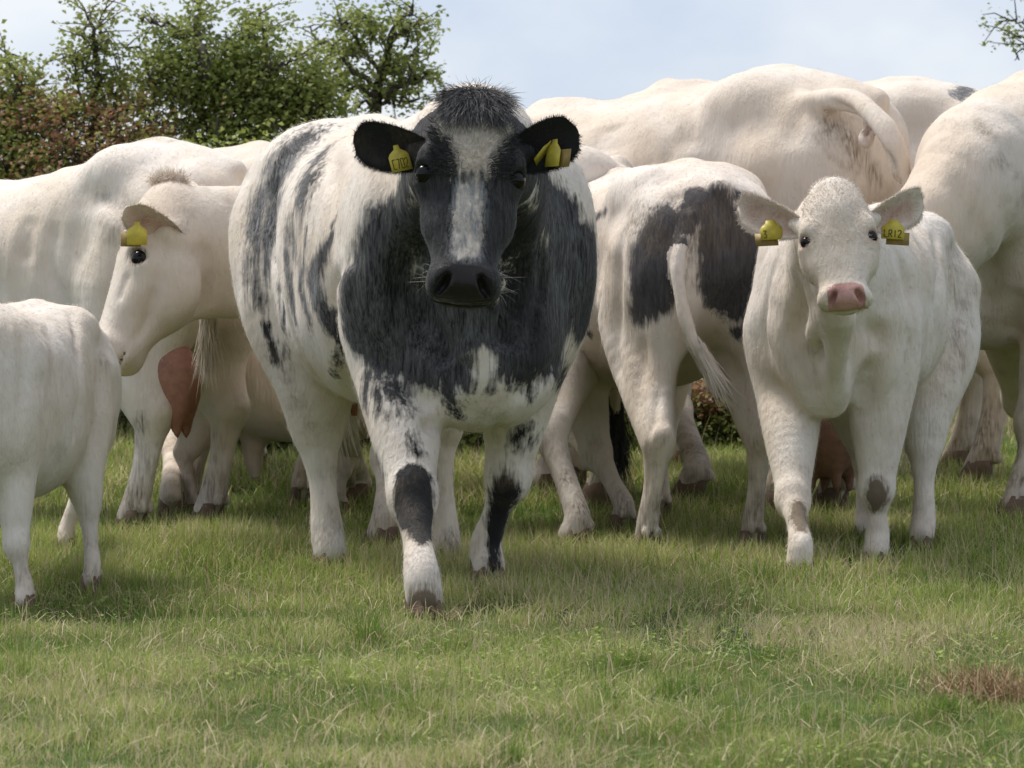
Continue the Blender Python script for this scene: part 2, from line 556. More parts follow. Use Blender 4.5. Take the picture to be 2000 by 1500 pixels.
# tussocks: denser, longer, darker clumps left ungrazed
tx, ty = scatter_ground(-4.4, 2.0, 3.6, 420)
r = np.random.default_rng(421)
extra = [G(15, 1345)[:2], G(40, 1330)[:2], G(720, 1385)[:2], G(770, 1400)[:2], G(1440, 1425)[:2], G(1400, 1440)[:2], G(1190, 1330)[:2]]
tx = np.concatenate([tx, [e[0] for e in extra]]); ty = np.concatenate([ty, [e[1] for e in extra]])
tn = r.integers(60, 190, len(tx)); sz = r.uniform(0.02, 0.06, len(tx))
bx_ = np.repeat(tx, tn) + r.normal(0, 1, tn.sum()) * np.repeat(sz, tn); by_ = np.repeat(ty, tn) + r.normal(0, 1, tn.sum()) * np.repeat(sz, tn) * 1.3
tl = r.uniform(0.035, 0.085, len(tx)); tv = np.clip(r.normal(0.2, 0.18, len(tx)), 0, 1)
base = np.stack([bx_, by_, gz(bx_, by_)], 1)
v, t, a, b_ = blades(base, np.repeat(tl, tn) * r.uniform(0.5, 1.2, len(bx_)), np.full(len(bx_), 0.0034), (r.uniform(0, 1, len(bx_)) < 0.10).astype(float), np.clip(np.repeat(tv, tn) + r.normal(0, 0.16, len(bx_)), 0, 1), lean=0.8, seed=422)
GRV.append(v); GRT.append(t + off); GRA.append(a); GRB.append(b_); off += len(v)
# clover: low round leaflets in patches
cx, cy = scatter_ground(-4.4, 1.5, 330, 430)
cn = vnoise(np.stack([cx * 1.6, cy * 1.6, np.zeros_like(cx)], 1), 31)
k = cn > 0.66
cx, cy = cx[k], cy[k]
r = np.random.default_rng(431)
for lf in range(3):
    ang = r.uniform(0, 2 * math.pi, len(cx)) if lf == 0 else ang + 2.094
    z0 = gz(cx, cy) + 0.022 + r.uniform(0, 0.02, len(cx))
    rr = r.uniform(0.004, 0.0075, len(cx))
    c0 = np.stack([cx + np.cos(ang) * rr * 1.1, cy + np.sin(ang) * rr * 1.1, z0], 1)
    d1 = np.stack([np.cos(ang), np.sin(ang), r.normal(0.25, 0.2, len(cx))], 1); d2 = np.stack([-np.sin(ang), np.cos(ang), r.normal(0, 0.25, len(cx))], 1)
    q = np.stack([c0 - d1 * rr[:, None], c0 + d2 * rr[:, None], c0 + d1 * rr[:, None] * 0.9, c0 - d2 * rr[:, None]], 1)
    i0 = (np.arange(len(cx)) * 4)[:, None]
    GRV.append(q.reshape(-1, 3)); GRT.append(np.concatenate([i0 + np.array([[0, 1, 2]]), i0 + np.array([[0, 2, 3]])]) + off)
    GRA.append(np.zeros(len(cx) * 4)); GRB.append(np.repeat(np.clip(r.normal(0.45, 0.2, len(cx)), 0, 1), 4)); off += len(cx) * 4
# loose straw lying on top and a few thin seed stalks
x, y = scatter_ground(-4.4, 1.2, 190, 400)
r = np.random.default_rng(401)
base = np.stack([x, y, gz(x, y) + r.uniform(0.01, 0.035, len(x))], 1)
v, t, a, b_ = blades(base, r.uniform(0.05, 0.11, len(x)), np.full(len(x), 0.0026), np.ones(len(x)), r.uniform(0.35, 1, len(x)), lean=2.2, seg=3, droop=0.9, seed=402)
GRV.append(v); GRT.append(t + off); GRA.append(a); GRB.append(b_); off += len(v)
x, y = scatter_ground(-4.0, 6.0, 26, 410)
r = np.random.default_rng(411)
base = np.stack([x, y, gz(x, y)], 1)
v, t, a, b_ = blades(base, r.uniform(0.10, 0.22, len(x)), np.full(len(x), 0.0022), r.choice([0.2, 0.9], len(x)), r.uniform(0, 0.6, len(x)), lean=0.45, seg=3, seed=412)
GRV.append(v); GRT.append(t + off); GRA.append(a); GRB.append(b_); off += len(v)
me = mesh_np('grass', np.concatenate(GRV), tris=np.concatenate(GRT), smooth=False)
attr(me, 'tint', np.concatenate(GRA)); attr(me, 'vari', np.concatenate(GRB))
grass = obj('grass', me, gm)
tag(grass, 'grazed green pasture grass with dry straw-coloured blades', 'grass', kind='stuff')

# brown dead tuft in the sward, lower right of the herd
def dead_tuft():
    c = G(1945, 1372)
    r = np.random.default_rng(55)
    n = 700
    q = r.normal(0, 1, (n, 2)) * np.array([0.075, 0.10])
    base = np.stack([c[0] + q[:, 0], c[1] + q[:, 1], gz(c[0] + q[:, 0], c[1] + q[:, 1])], 1)
    v, t, a, b_ = blades(base, r.uniform(0.04, 0.13, n), np.full(n, 0.0030), np.ones(n), r.uniform(0, 0.9, n), lean=1.1, seg=3, seed=56)
    e = empty('grass_tuft', (c[0], c[1], c[2]))
    b = NB('dead_grass')
    vv = b.attr('vari')
    bs = b.bsdf(b.mix(vv, (0.22, 0.12, 0.065, 1), (0.52, 0.38, 0.23, 1)), 0.8, 0.2)
    m2 = mesh_np('dead_blades', v - c, tris=t, smooth=False)
    attr(m2, 'tint', a); attr(m2, 'vari', b_)
    obj('dead_blades', m2, b.finish(bs.outputs[0]), e)
    tag(e, 'tuft of dead reddish brown grass lying in the green sward', 'grass tuft')
dead_tuft()

# ------------------------------------------------------------------ hedge and trees
def leaf_material():
    b = NB('hawthorn_leaf')
    t = b.attr('tint'); v = b.attr('vari')
    g = b.mix(v, (0.16, 0.215, 0.045, 1), (0.40, 0.43, 0.14, 1))
    y = b.mix(v, (0.26, 0.30, 0.06, 1), (0.44, 0.45, 0.14, 1))
    rd = b.mix(v, (0.20, 0.095, 0.055, 1), (0.40, 0.22, 0.13, 1))
    c = b.mix(b.ramp(t, 0.35, 0.60), g, y)
    c = b.mix(b.ramp(t, 0.70, 0.85), c, rd)
    bs = b.bsdf(c, 0.45, 0.35)
    tr = b.node('ShaderNodeBsdfTranslucent'); b.put(tr.inputs['Color'], c)
    mx = b.node('ShaderNodeMixShader'); mx.inputs[0].default_value = 0.45
    b.l.new(bs.outputs[0], mx.inputs[1]); b.l.new(tr.outputs[0], mx.inputs[2])
    return b.finish(mx.outputs[0])

def bark_material():
    b = NB('hawthorn_bark')
    n = b.noise(b.coords((1, 1, 0.2)), 60, 4, 0.6)
    bs = b.bsdf(b.mix(n, (0.035, 0.030, 0.025, 1), (0.15, 0.13, 0.11, 1)), 0.9, 0.1)
    b.l.new(b.bump(n, 0.6, 0.01), bs.inputs['Normal'])
    return b.finish(bs.outputs[0])

leaf_mat, bark_mat = leaf_material(), bark_material()

def leaves_mesh(name, pts, size, tint, vari, seed, origin):
    r = np.random.default_rng(seed)
    N = len(pts)
    L = size * r.uniform(0.6, 1.3, N); W = L * r.uniform(0.55, 0.85, N)
    d = r.normal(0, 1, (N, 3)); d[:, 2] = d[:, 2] * 0.5
    d /= np.linalg.norm(d, axis=1)[:, None]
    u = r.normal(0, 1, (N, 3)) * 0.75 + np.array([0, 0, 0.8])
    s = np.cross(u, d); s /= np.linalg.norm(s, axis=1)[:, None] + 1e-9
    n = np.cross(d, s)
    V = np.zeros((N, 5, 3))
    V[:, 0] = pts
    V[:, 1] = pts + d * (L * 0.45)[:, None] + s * (W * 0.5)[:, None] + n * (W * 0.18)[:, None]
    V[:, 2] = pts + d * (L * 0.45)[:, None] - s * (W * 0.5)[:, None] + n * (W * 0.18)[:, None]
    V[:, 3] = pts + d * (L * 0.8)[:, None]
    V[:, 4] = pts + d * L[:, None] - n * (L * 0.08)[:, None]
    i = (np.arange(N) * 5)[:, None]
    T = np.concatenate([i + np.array([[0, 3, 1]]), i + np.array([[0, 2, 3]]), i + np.array([[1, 3, 4]]), i + np.array([[2, 4, 3]])])
    me = mesh_np(name, V.reshape(-1, 3) - np.asarray(origin), tris=T, smooth=False)
    attr(me, 'tint', np.repeat(tint, 5)); attr(me, 'vari', np.repeat(vari, 5))
    return me

def tubes_mesh(name, lines, origin, sides=6):
    Vs, Qs, o = [], [], 0
    for pts, rad in lines:
        pts = np.asarray(pts, float); rad = np.asarray(rad, float)
        tg = np.gradient(pts, axis=0)
        for i in range(len(pts)):
            t = nrm(tg[i]); a = np.array([0.3, 1, 0.2]) if abs(t[1]) < 0.8 else np.array([1, 0, 0.1])
            s = nrm(np.cross(t, a)); u = np.cross(s, t)
            th = np.arange(sides) * 2 * math.pi / sides
            Vs.append(pts[i] + rad[i] * (np.cos(th)[:, None] * s + np.sin(th)[:, None] * u))
        n = len(pts)
        for i in range(n - 1):
            for j in range(sides):
                k = (j + 1) % sides
                Qs.append((o + i * sides + j, o + i * sides + k, o + (i + 1) * sides + k, o + (i + 1) * sides + j))
        o += n * sides
    return mesh_np(name, np.concatenate(Vs) - np.asarray(origin), quads=np.array(Qs))

def hawthorn(name, label, cat, base, limbs, blobs, seed, group=None, leaf=0.025, dens=1.0):
    """limbs: [(pixels polyline, distance, r0, r1, tint, leaves per metre)], blobs: [(px,py,rx,ry,d,tint,n)]"""
    r = np.random.default_rng(seed)
    e = empty(name, tuple(base))
    lines, pts, tint, vari = [], [], [], []
    def cluster(c, n, rad, tn, vb):
        q = r.normal(0, 1, (n, 3)) * rad
        pts.append(c + q)
        tint.append(np.clip(tn + r.normal(0, 0.07, n), 0, 1)); vari.append(np.clip(vb + r.normal(0, 0.2, n), 0, 1))
    for poly, d, r0, r1, tn, lpm in limbs:
        w = np.array([P(x, y, d + (0 if i == 0 else r.normal(0, 0.08))) for i, (x, y) in enumerate(poly)])
        w = spline(w, 5)
        w[1:-1] += r.normal(0, 0.012, (len(w) - 2, 3))
        lines.append((w, np.linspace(r0, r1, len(w))))
        seg = np.linalg.norm(np.diff(w, axis=0), axis=1)
        total = seg.sum()
        ntw = int(total * 20 * dens)
        for k in range(ntw):
            t = r.uniform(0.12, 1.0) * (len(w) - 1); i = min(int(t), len(w) - 2)
            c = w[i] + (w[i + 1] - w[i]) * (t - i)
            dr = nrm(nrm(w[i + 1] - w[i]) * r.uniform(0, 0.8) + r.normal(0, 1, 3) * np.array([1, 0.8, 0.55]))
            ln = r.uniform(0.06, 0.20)
            tw = np.array([c, c + dr * ln * 0.5 + [0, 0, 0.01], c + dr * ln + [0, 0, r.uniform(-0.02, 0.03)]])
            lines.append((tw, np.array([0.0035, 0.0025, 0.0015])))
            vb = 0.3 + 0.5 * r.uniform()
            for f in (0.45, 0.75, 1.0):
                cluster(c + dr * ln * f, max(1, int(1.3 * lpm * r.uniform(0.5, 1.4))), 0.022, tn, vb)
    for px, py, rx, ry, d, tn, n in blobs:
        c0 = P(px, py, d); s = d / FPX
        R = np.array([rx * s, max(0.18, 0.5 * (rx + ry) * s), ry * s])
        for k in range(int(n * dens * 0.78)):
            q = r.normal(0, 1, 3); q /= np.linalg.norm(q)
            q *= r.uniform(0.1, 1) ** 0.42
            c = c0 + q * R
            up = 0.5 + 0.35 * q[2]
            m = int(r.integers(11, 27))
            cluster(c, m, np.array([0.045, 0.045, 0.03]), np.clip(tn + r.normal(0, 0.10), 0, 1), np.clip(0.45 + r.normal(0, 0.26), 0, 1))
            if r.uniform() < 0.25:
                c1 = c0 + q * R * 0.5 - np.array([0, 0, 0.08])
                lines.append((np.array([c1, (c + c1) / 2 + r.normal(0, 0.02, 3), c]), np.array([0.007, 0.005, 0.002])))
    obj('trunk', tubes_mesh('trunk', lines, base), bark_mat, e)
    obj('crown', leaves_mesh('crown', np.concatenate(pts), leaf, np.concatenate(tint), np.concatenate(vari), seed + 1, base), leaf_mat, e)
    tag(e, label, cat, group)
    return e

def foot(px, d):
    p = P(px, 800, d); p[2] = gz(p[0], p[1]); return p
def to_px(p):
    a = project(np.array([p])); return (a[0][0], a[1][0])

HG = 'hawthorns of the hedge behind the herd'
D0 = 23.2
# tall layered hawthorn standing against the sky
b0 = foot(725, D0 + 0.5); x0, y0 = to_px(b0)
dT = D0 + 0.5
hawthorn('hawthorn_tree', 'slim hawthorn tree with layered branches standing clear against the sky', 'tree', b0, [
    ([(x0, y0), (738, 420), (735, 240), (742, 150), (766, 70), (806, 8)], dT, 0.045, 0.006, 0.25, 5),
    ([(742, 165), (690, 140), (640, 85), (592, 52)], dT, 0.014, 0.003, 0.25, 7),
    ([(738, 185), (672, 168), (628, 150), (596, 140)], dT, 0.013, 0.003, 0.28, 7),
    ([(744, 148), (706, 96), (676, 52), (660, 40)], dT, 0.012, 0.003, 0.25, 8),
    ([(748, 180), (790, 160), (826, 150), (846, 146)], dT, 0.013, 0.003, 0.25, 8),
    ([(745, 135), (790, 112), (815, 100), (835, 118)], dT, 0.011, 0.003, 0.25, 8),
    ([(762, 85), (795, 60), (812, 40), (818, 62)], dT, 0.009, 0.003, 0.25, 7),
    ([(755, 100), (728, 48), (715, 30)], dT, 0.009, 0.003, 0.25, 8),
    ([(740, 205), (700, 205), (680, 214)], dT, 0.010, 0.003, 0.25, 5),
    ([(742, 200), (775, 186), (800, 178)], dT, 0.010, 0.003, 0.25, 6),
], [(690, 80, 40, 14, dT, 0.25, 15), (640, 100, 42, 12, dT, 0.25, 12), (660, 150, 52, 11, dT, 0.28, 13), (800, 128, 45, 15, dT, 0.25, 22),
    (780, 166, 55, 11, dT, 0.25, 14), (785, 55, 28, 18, dT, 0.25, 9), (718, 46, 26, 14, dT, 0.25, 8)], 11, HG)
# broad bushy hawthorn
b1 = foot(470, D0); x1, y1 = to_px(b1)
hawthorn('hawthorn_tree', 'broad bushy hawthorn tree, tallest and densest in the hedge', 'tree', b1, [
    ([(x1, y1), (470, 420), (440, 250), (400, 120), (388, 40), (396, -20)], D0, 0.055, 0.006, 0.25, 6),
    ([(x1, y1), (490, 420), (505, 240), (520, 120), (508, 20)], D0 + .2, 0.05, 0.006, 0.25, 6),
    ([(400, 130), (345, 66), (300, 40), (268, 32)], D0, 0.012, 0.003, 0.28, 6),
    ([(400, 140), (330, 110), (270, 100), (232, 84)], D0, 0.010, 0.003, 0.35, 4),
    ([(515, 150), (560, 120), (590, 108)], D0, 0.010, 0.003, 0.25, 8),
    ([(500, 250), (570, 200), (612, 150), (600, 96)], D0, 0.012, 0.003, 0.25, 7),
    ([(470, 230), (455, 120), (440, 60)], D0, 0.012, 0.003, 0.25, 8),
], [(360, 62, 45, 18, D0, 0.25, 20), (395, 22, 24, 18, D0, 0.25, 8), (500, 50, 38, 24, D0, 0.25, 24), (440, 112, 85, 32, D0, 0.26, 76), (520, 115, 50, 36, D0, 0.26, 46), (620, 222, 70, 36, D0, 0.40, 60), (280, 178, 70, 40, D0, 0.60, 60), (430, 170, 130, 50, D0, 0.22, 230),
    (560, 200, 60, 50, D0, 0.24, 90), (330, 120, 60, 36, D0, 0.30, 60), (450, 240, 130, 60, D0, 0.2, 230), (590, 150, 26, 40, D0, 0.25, 34), (620, 190, 36, 40, D0, 0.3, 46)], 21, HG)
# thin leggy sprig
b2 = foot(190, D0); x2, y2 = to_px(b2)
hawthorn('hawthorn_sapling', 'thin leggy hawthorn sapling poking out of the hedge top', 'sapling', b2, [
    ([(x2, y2), (190, 400), (186, 200), (190, 110), (184, 60), (160, 10)], D0, 0.028, 0.004, 0.45, 6),
    ([(188, 100), (196, 50), (212, -6)], D0, 0.008, 0.002, 0.3, 2),
    ([(187, 150), (150, 110), (122, 106)], D0, 0.008, 0.002, 0.3, 6),
    ([(188, 170), (215, 140), (235, 130)], D0, 0.008, 0.002, 0.3, 6),
    ([(187, 180), (150, 150), (120, 140)], D0, 0.008, 0.002, 0.3, 5),
], [(166, 45, 14, 26, D0, 0.6, 5), (160, 112, 30, 14, D0, 0.35, 5), (165, 165, 46, 20, D0, 0.5, 12), (225, 145, 22, 16, D0, 0.4, 8), (110, 215, 70, 36, D0, 0.78, 56), (200, 215, 60, 36, D0, 0.74, 50)], 31, HG)
# left end of the hedge
b3 = foot(10, D0); x3, y3 = to_px(b3)
hawthorn('hawthorn_bush', 'russet-tipped hawthorn bush at the open end of the hedge beyond the pale cow', 'bush', b3, [
    ([(x3, y3), (20, 420), (28, 250), (30, 150), (8, 100)], D0, 0.04, 0.005, 0.4, 6),
    ([(28, 250), (50, 170), (66, 150)], D0, 0.012, 0.003, 0.4, 6),
], [(18, 160, 40, 38, D0, 0.6, 34), (50, 205, 40, 30, D0, 0.7, 36), (20, 250, 70, 46, D0, 0.72, 100), (-40, 200, 60, 70, D0, 0.5, 90), (0, 330, 130, 80, D0 - .1, 0.3, 240)], 41, HG)
# lower hedge bodies
def low(px, w, top, tn, seed, label, bot=880, n=620, d=D0 - 0.15):
    b = foot(px, d); x, y = to_px(b)
    limbs = [([(x + k, y), (px + k * 2, (y + top) / 2 + 40), (px + k * 3.2, top + 30)], d, 0.03, 0.004, tn, 4) for k in (-w * 0.22, 0, w * 0.22)]
    h = bot - top
    hawthorn('hawthorn_bush', label, 'bush', b, limbs, [(px - w * .2, top + h * .22, w * .42, h * .24, d, tn, n // 3), (px + w * .22, top + h * .25, w * .42, h * .22, d, min(1, tn + .06), n // 3),
        (px, top + h * .45, w * .55, h * .26, d, 0.22, n // 2), (px, top + h * .75, w * .58, h * .28, d, 0.2, n // 2)], seed, HG)
low(140, 240, 190, 0.80, 51, 'reddish brown hawthorn bush under the thin leggy sapling')
low(285, 200, 190, 0.74, 52, 'hawthorn bush with russet new growth beside the broad bushy tree')
low(420, 220, 270, 0.30, 53, 'dark green hawthorn bush filling the hedge under the broad tree', bot=930, d=22.0)
low(560, 210, 260, 0.45, 54, 'yellow-green hawthorn bush next to the slim layered tree', bot=930, d=22.0)
low(680, 150, 330, 0.40, 55, 'green hawthorn bush at the foot of the slim layered tree', n=420, bot=920, d=22.0)
low(850, 300, 520, 0.3, 56, 'low green hedge bush behind the legs of the black and white cow', n=400, bot=920, d=22.0)
low(1120, 300, 700, 0.45, 57, 'low scrubby bush seen between the legs of the herd', n=330, bot=915, d=22.1)
low(1380, 260, 740, 0.86, 58, 'low brown scrubby bush behind the spotted calf', n=300, bot=910, d=22.3)
# tree whose twig hangs in at the right edge
b5 = foot(2210, 24.5); x5, y5 = to_px(b5)
hawthorn('hawthorn_tree', 'hawthorn tree beyond the grey-smudged cow with one thin twig reaching out', 'tree', b5, [
    ([(x5, y5), (2200, 420), (2160, 200), (2150, 40), (2170, -80)], 24.5, 0.06, 0.008, 0.25, 6),
    ([(2155, 110), (2080, 80), (2020, 70), (1968, 62)], 24.5, 0.012, 0.002, 0.25, 4),
    ([(2020, 70), (1990, 40), (1962, 32)], 24.5, 0.006, 0.002, 0.25, 3),
    ([(2020, 72), (2000, 100), (1982, 118)], 24.5, 0.006, 0.002, 0.25, 3),
], [(2180, 60, 60, 70, 24.5, 0.25, 110), (2190, 180, 70, 70, 24.5, 0.25, 110), (2170, -60, 50, 50, 24.5, 0.25, 60)], 61, None)

# rough grass bank on the crest
x = rng.uniform(0.4, 3.6, 9000); y = rng.uniform(7.4, 10.4, 9000)
base = np.stack([x, y, gz(x, y)], 1)
v, t, a, b_ = blades(base, rng.uniform(0.08, 0.24, len(x)), np.full(len(x), 0.0055), np.clip((rng.uniform(0, 1, len(x)) < 0.55) + 0.0, 0, 1), rng.uniform(0, 0.7, len(x)), lean=0.6, seg=2, seed=77)
me = mesh_np('rough_grass', v, tris=t, smooth=False); attr(me, 'tint', a); attr(me, 'vari', b_)
tag(obj('rough_grass', me, gm), 'taller rough brownish grass along the crest of the field', 'rough grass', kind='stuff')

# wire fence on the crest
def fence():
    d = 26.3
    b = NB('galvanised_wire'); wire = b.finish(b.bsdf((0.30, 0.30, 0.30, 1), 0.5, 0.5, Metallic=0.6).outputs[0])
    b = NB('weathered_post'); n = b.noise(b.coords((1, 1, 0.1)), 50, 4)
    post = b.finish(b.bsdf(b.mix(n, (0.09, 0.075, 0.06, 1), (0.24, 0.21, 0.18, 1)), 0.9, 0.1).outputs[0])
    o = foot(1900, d)
    e = empty('wire_fence', tuple(o))
    xs = [0.1, 2.08, 4.1, 6.2]
    yy = o[1]
    for xx in xs:
        g = gz(xx, yy)
        p = np.array([[xx, yy, g - 0.3], [xx + .01, yy, g + 0.5], [xx + .015, yy, g + 1.05], [xx + .015, yy, g + 1.06]])
        obj('post', tubes_mesh('post', [(p, [0.05, 0.048, 0.045, 0.02])], o, 8), post, e)
    for hgt in (0.16, 0.32, 0.5, 0.72, 0.95):
        pts = np.array([[xx, yy - 0.05, gz(xx, yy) + hgt - 0.02 * math.sin((xx - 0.1) * 1.55) ** 2] for xx in np.linspace(0.1, 6.2, 30)])
        obj('wire', tubes_mesh('wire', [(pts, np.full(30, 0.0028))], o, 5), wire, e)
    for xx in np.arange(0.25, 6.2, 0.3):
        g = gz(xx, yy)
        obj('stay_wire', tubes_mesh('stay_wire', [(np.array([[xx, yy - .05, g + .14], [xx, yy - .05, g + .95]]), [0.0025, 0.0025])], o, 5), wire, e)
    tag(e, 'wire stock fence on wooden posts along the crest of the field', 'fence')
fence()
# ------------------------------------------------------------------ animals
def simple_mat(name, color, rough, spec=0.4, **kw):
    b = NB(name)
    n = b.noise(b.coords((1, 1, 1)), 40, 3)
    c2 = tuple([color[i] * 0.72 for i in range(3)] + [1])
    return b.finish(b.bsdf(b.mix(b.ramp(n, 0.35, 0.7), color, c2), rough, spec, **kw).outputs[0])

EYE = simple_mat('dark_eye', (0.008, 0.006, 0.005, 1), 0.12, 0.25)
HOOF = simple_mat('hoof_horn', (0.16, 0.11, 0.075, 1), 0.7, 0.2)
HOOF_D = simple_mat('dark_hoof_horn', (0.05, 0.038, 0.03, 1), 0.7, 0.2)
UDDER = simple_mat('udder_skin', (0.34, 0.16, 0.105, 1), 0.6, 0.25)
UDDER_B = simple_mat('brown_udder_and_shade', (0.23, 0.125, 0.085, 1), 0.6, 0.25)  # brown skin; on the far-left cow the brown stands in for shade
TAGY = simple_mat('yellow_tag_plastic', (0.60, 0.49, 0.07, 1), 0.45, 0.35)
TAGB = simple_mat('tag_stud_back', (0.33, 0.23, 0.07, 1), 0.5, 0.3)
INK = simple_mat('tag_ink', (0.13, 0.095, 0.02, 1), 0.8, 0.1)

TORSO = np.array([  # x, top, bottom, half width
    (-0.865, 1.16, 1.04, 0.03), (-0.84, 1.25, 0.93, 0.11), (-0.78, 1.335, 0.80, 0.185), (-0.64, 1.395, 0.68, 0.25), (-0.46, 1.415, 0.625, 0.295),
    (-0.20, 1.385, 0.54, 0.36), (0.05, 1.375, 0.505, 0.375), (0.28, 1.39, 0.515, 0.345), (0.45, 1.405, 0.535, 0.30), (0.60, 1.355, 0.565, 0.25),
    (0.70, 1.25, 0.63, 0.19), (0.77, 1.10, 0.74, 0.10), (0.79, 0.98, 0.86, 0.03)])

HEAD = np.array([  # t, half width, front, back   (fractions of head length)
    (-0.045, 0.04, 0.03, 0.06), (-0.02, 0.09, 0.065, 0.12), (0.03, 0.135, 0.105, 0.17), (0.10, 0.172, 0.14, 0.21), (0.20, 0.205, 0.16, 0.25), (0.33, 0.222, 0.158, 0.285), (0.45, 0.198, 0.142, 0.285),
    (0.58, 0.160, 0.128, 0.235), (0.70, 0.142, 0.115, 0.175), (0.80, 0.147, 0.112, 0.155), (0.89, 0.165, 0.115, 0.15), (0.95, 0.164, 0.105, 0.14),
    (0.99, 0.142, 0.082, 0.115), (1.01, 0.10, 0.05, 0.075), (1.018, 0.04, 0.02, 0.03)])

def ear_geo(root, dr, nr, L, W, cup=0.5, bend=(0, 0, -0.12)):
    """leaf-shaped cupped ear; returns verts, quads, lining flag"""
    nu, nv = 16, 11
    dr = nrm(dr); nr = np.asarray(nr, float); nr = nrm(nr - dr * (nr @ dr)); sd = np.cross(nr, dr)
    us = np.linspace(0, 1, nu); vs = np.linspace(-1, 1, nv)
    ww = np.interp(us, [0, .1, .25, .45, .62, .78, .90, .97, 1], [.60, .70, .86, .98, 1, .95, .78, .52, .12]) * W / 2
    cu = np.interp(us, [0, .2, .5, 1], [1.5, 1.0, 0.75, 0.45]) * cup
    front, back = np.zeros((nu, nv, 3)), np.zeros((nu, nv, 3))
    for i, u in enumerate(us):
        ctr = root + dr * L * u + np.asarray(bend) * L * u * u
        for j, v in enumerate(vs):
            a = v * cu[i] * 1.25
            rr = ww[i] / max(cu[i], 0.05)
            lat = np.sin(a) * rr; dep = (1 - np.cos(a)) * rr
            p = ctr + sd * lat + nr * dep
            front[i, j] = p
            th = 0.010 * (1 - 0.75 * abs(v)) * (1 - 0.6 * u) + 0.003
            back[i, j] = p - (nr * math.cos(a) - sd * math.sin(a)) * th
    V = np.concatenate([front.reshape(-1, 3), back.reshape(-1, 3)])
    n = nu * nv
    Q = []
    for i in range(nu - 1):
        for j in range(nv - 1):
            a = i * nv + j
            Q.append((a, a + 1, a + nv + 1, a + nv)); Q.append((n + a, n + a + nv, n + a + nv + 1, n + a + 1))
    for i in range(nu - 1):
        a = i * nv; Q.append((a, a + nv, n + a + nv, n + a))
        a = i * nv + nv - 1; Q.append((a + nv, a, n + a, n + a + nv))
    for j in range(nv - 1):
        a = (nu - 1) * nv + j; Q.append((a, a + 1, n + a + 1, n + a))
    VV, UU = np.meshgrid(vs, us)
    lin = np.clip(1.25 - np.abs(VV) * 1.15, 0, 1) * np.clip((1 - UU) * 4, 0, 1)
    lin = np.concatenate([lin.ravel(), np.zeros(n)])
    edge = np.clip((np.abs(VV) - 0.75) * 4, 0, 1).ravel() + (UU.ravel() > 0.93)
    return V, np.array(Q), lin, front, sd, nr, dr

def hair_mesh(name, base, dirs, length, width, attrs, seg=1, curl=0.0, grav=0.0, seed=0, normals=None):
    r = np.random.default_rng(seed)
    N = len(base)
    dirs = dirs / (np.linalg.norm(dirs, axis=1)[:, None] + 1e-9)
    s = np.cross(dirs, r.normal(0, 1, (N, 3)) if normals is None else normals + r.normal(0, 0.25, (N, 3))); s /= np.linalg.norm(s, axis=1)[:, None] + 1e-9
    length = np.broadcast_to(length, (N,)); width = np.broadcast_to(width, (N,))
    cv = r.normal(0, 1, (N, 3)) * curl
    nv = 2 * seg + 1
    V = np.zeros((N, nv, 3))
    for i in range(seg + 1):
        t = i / seg
        c = base + (dirs * t + cv * t * t) * length[:, None]
        c[:, 2] -= grav * length * t * t
        w = width * (1 - 0.5 * t)
        if i < seg:
            V[:, 2 * i] = c - s * w[:, None] / 2; V[:, 2 * i + 1] = c + s * w[:, None] / 2
        else:
            V[:, 2 * i] = c
    i0 = (np.arange(N) * nv)[:, None]; T = []
    for i in range(seg - 1):
        a = 2 * i
        T += [i0 + np.array([[a, a + 1, a + 3]]), i0 + np.array([[a, a + 3, a + 2]])]
    a = 2 * (seg - 1)
    T.append(i0 + np.array([[a, a + 1, a + 2]]))
    me = mesh_np(name, V.reshape(-1, 3), tris=np.concatenate(T), smooth=True)
    for k, v in attrs.items():
        attr(me, k, np.repeat(np.broadcast_to(v, (N,)), nv))
    return me

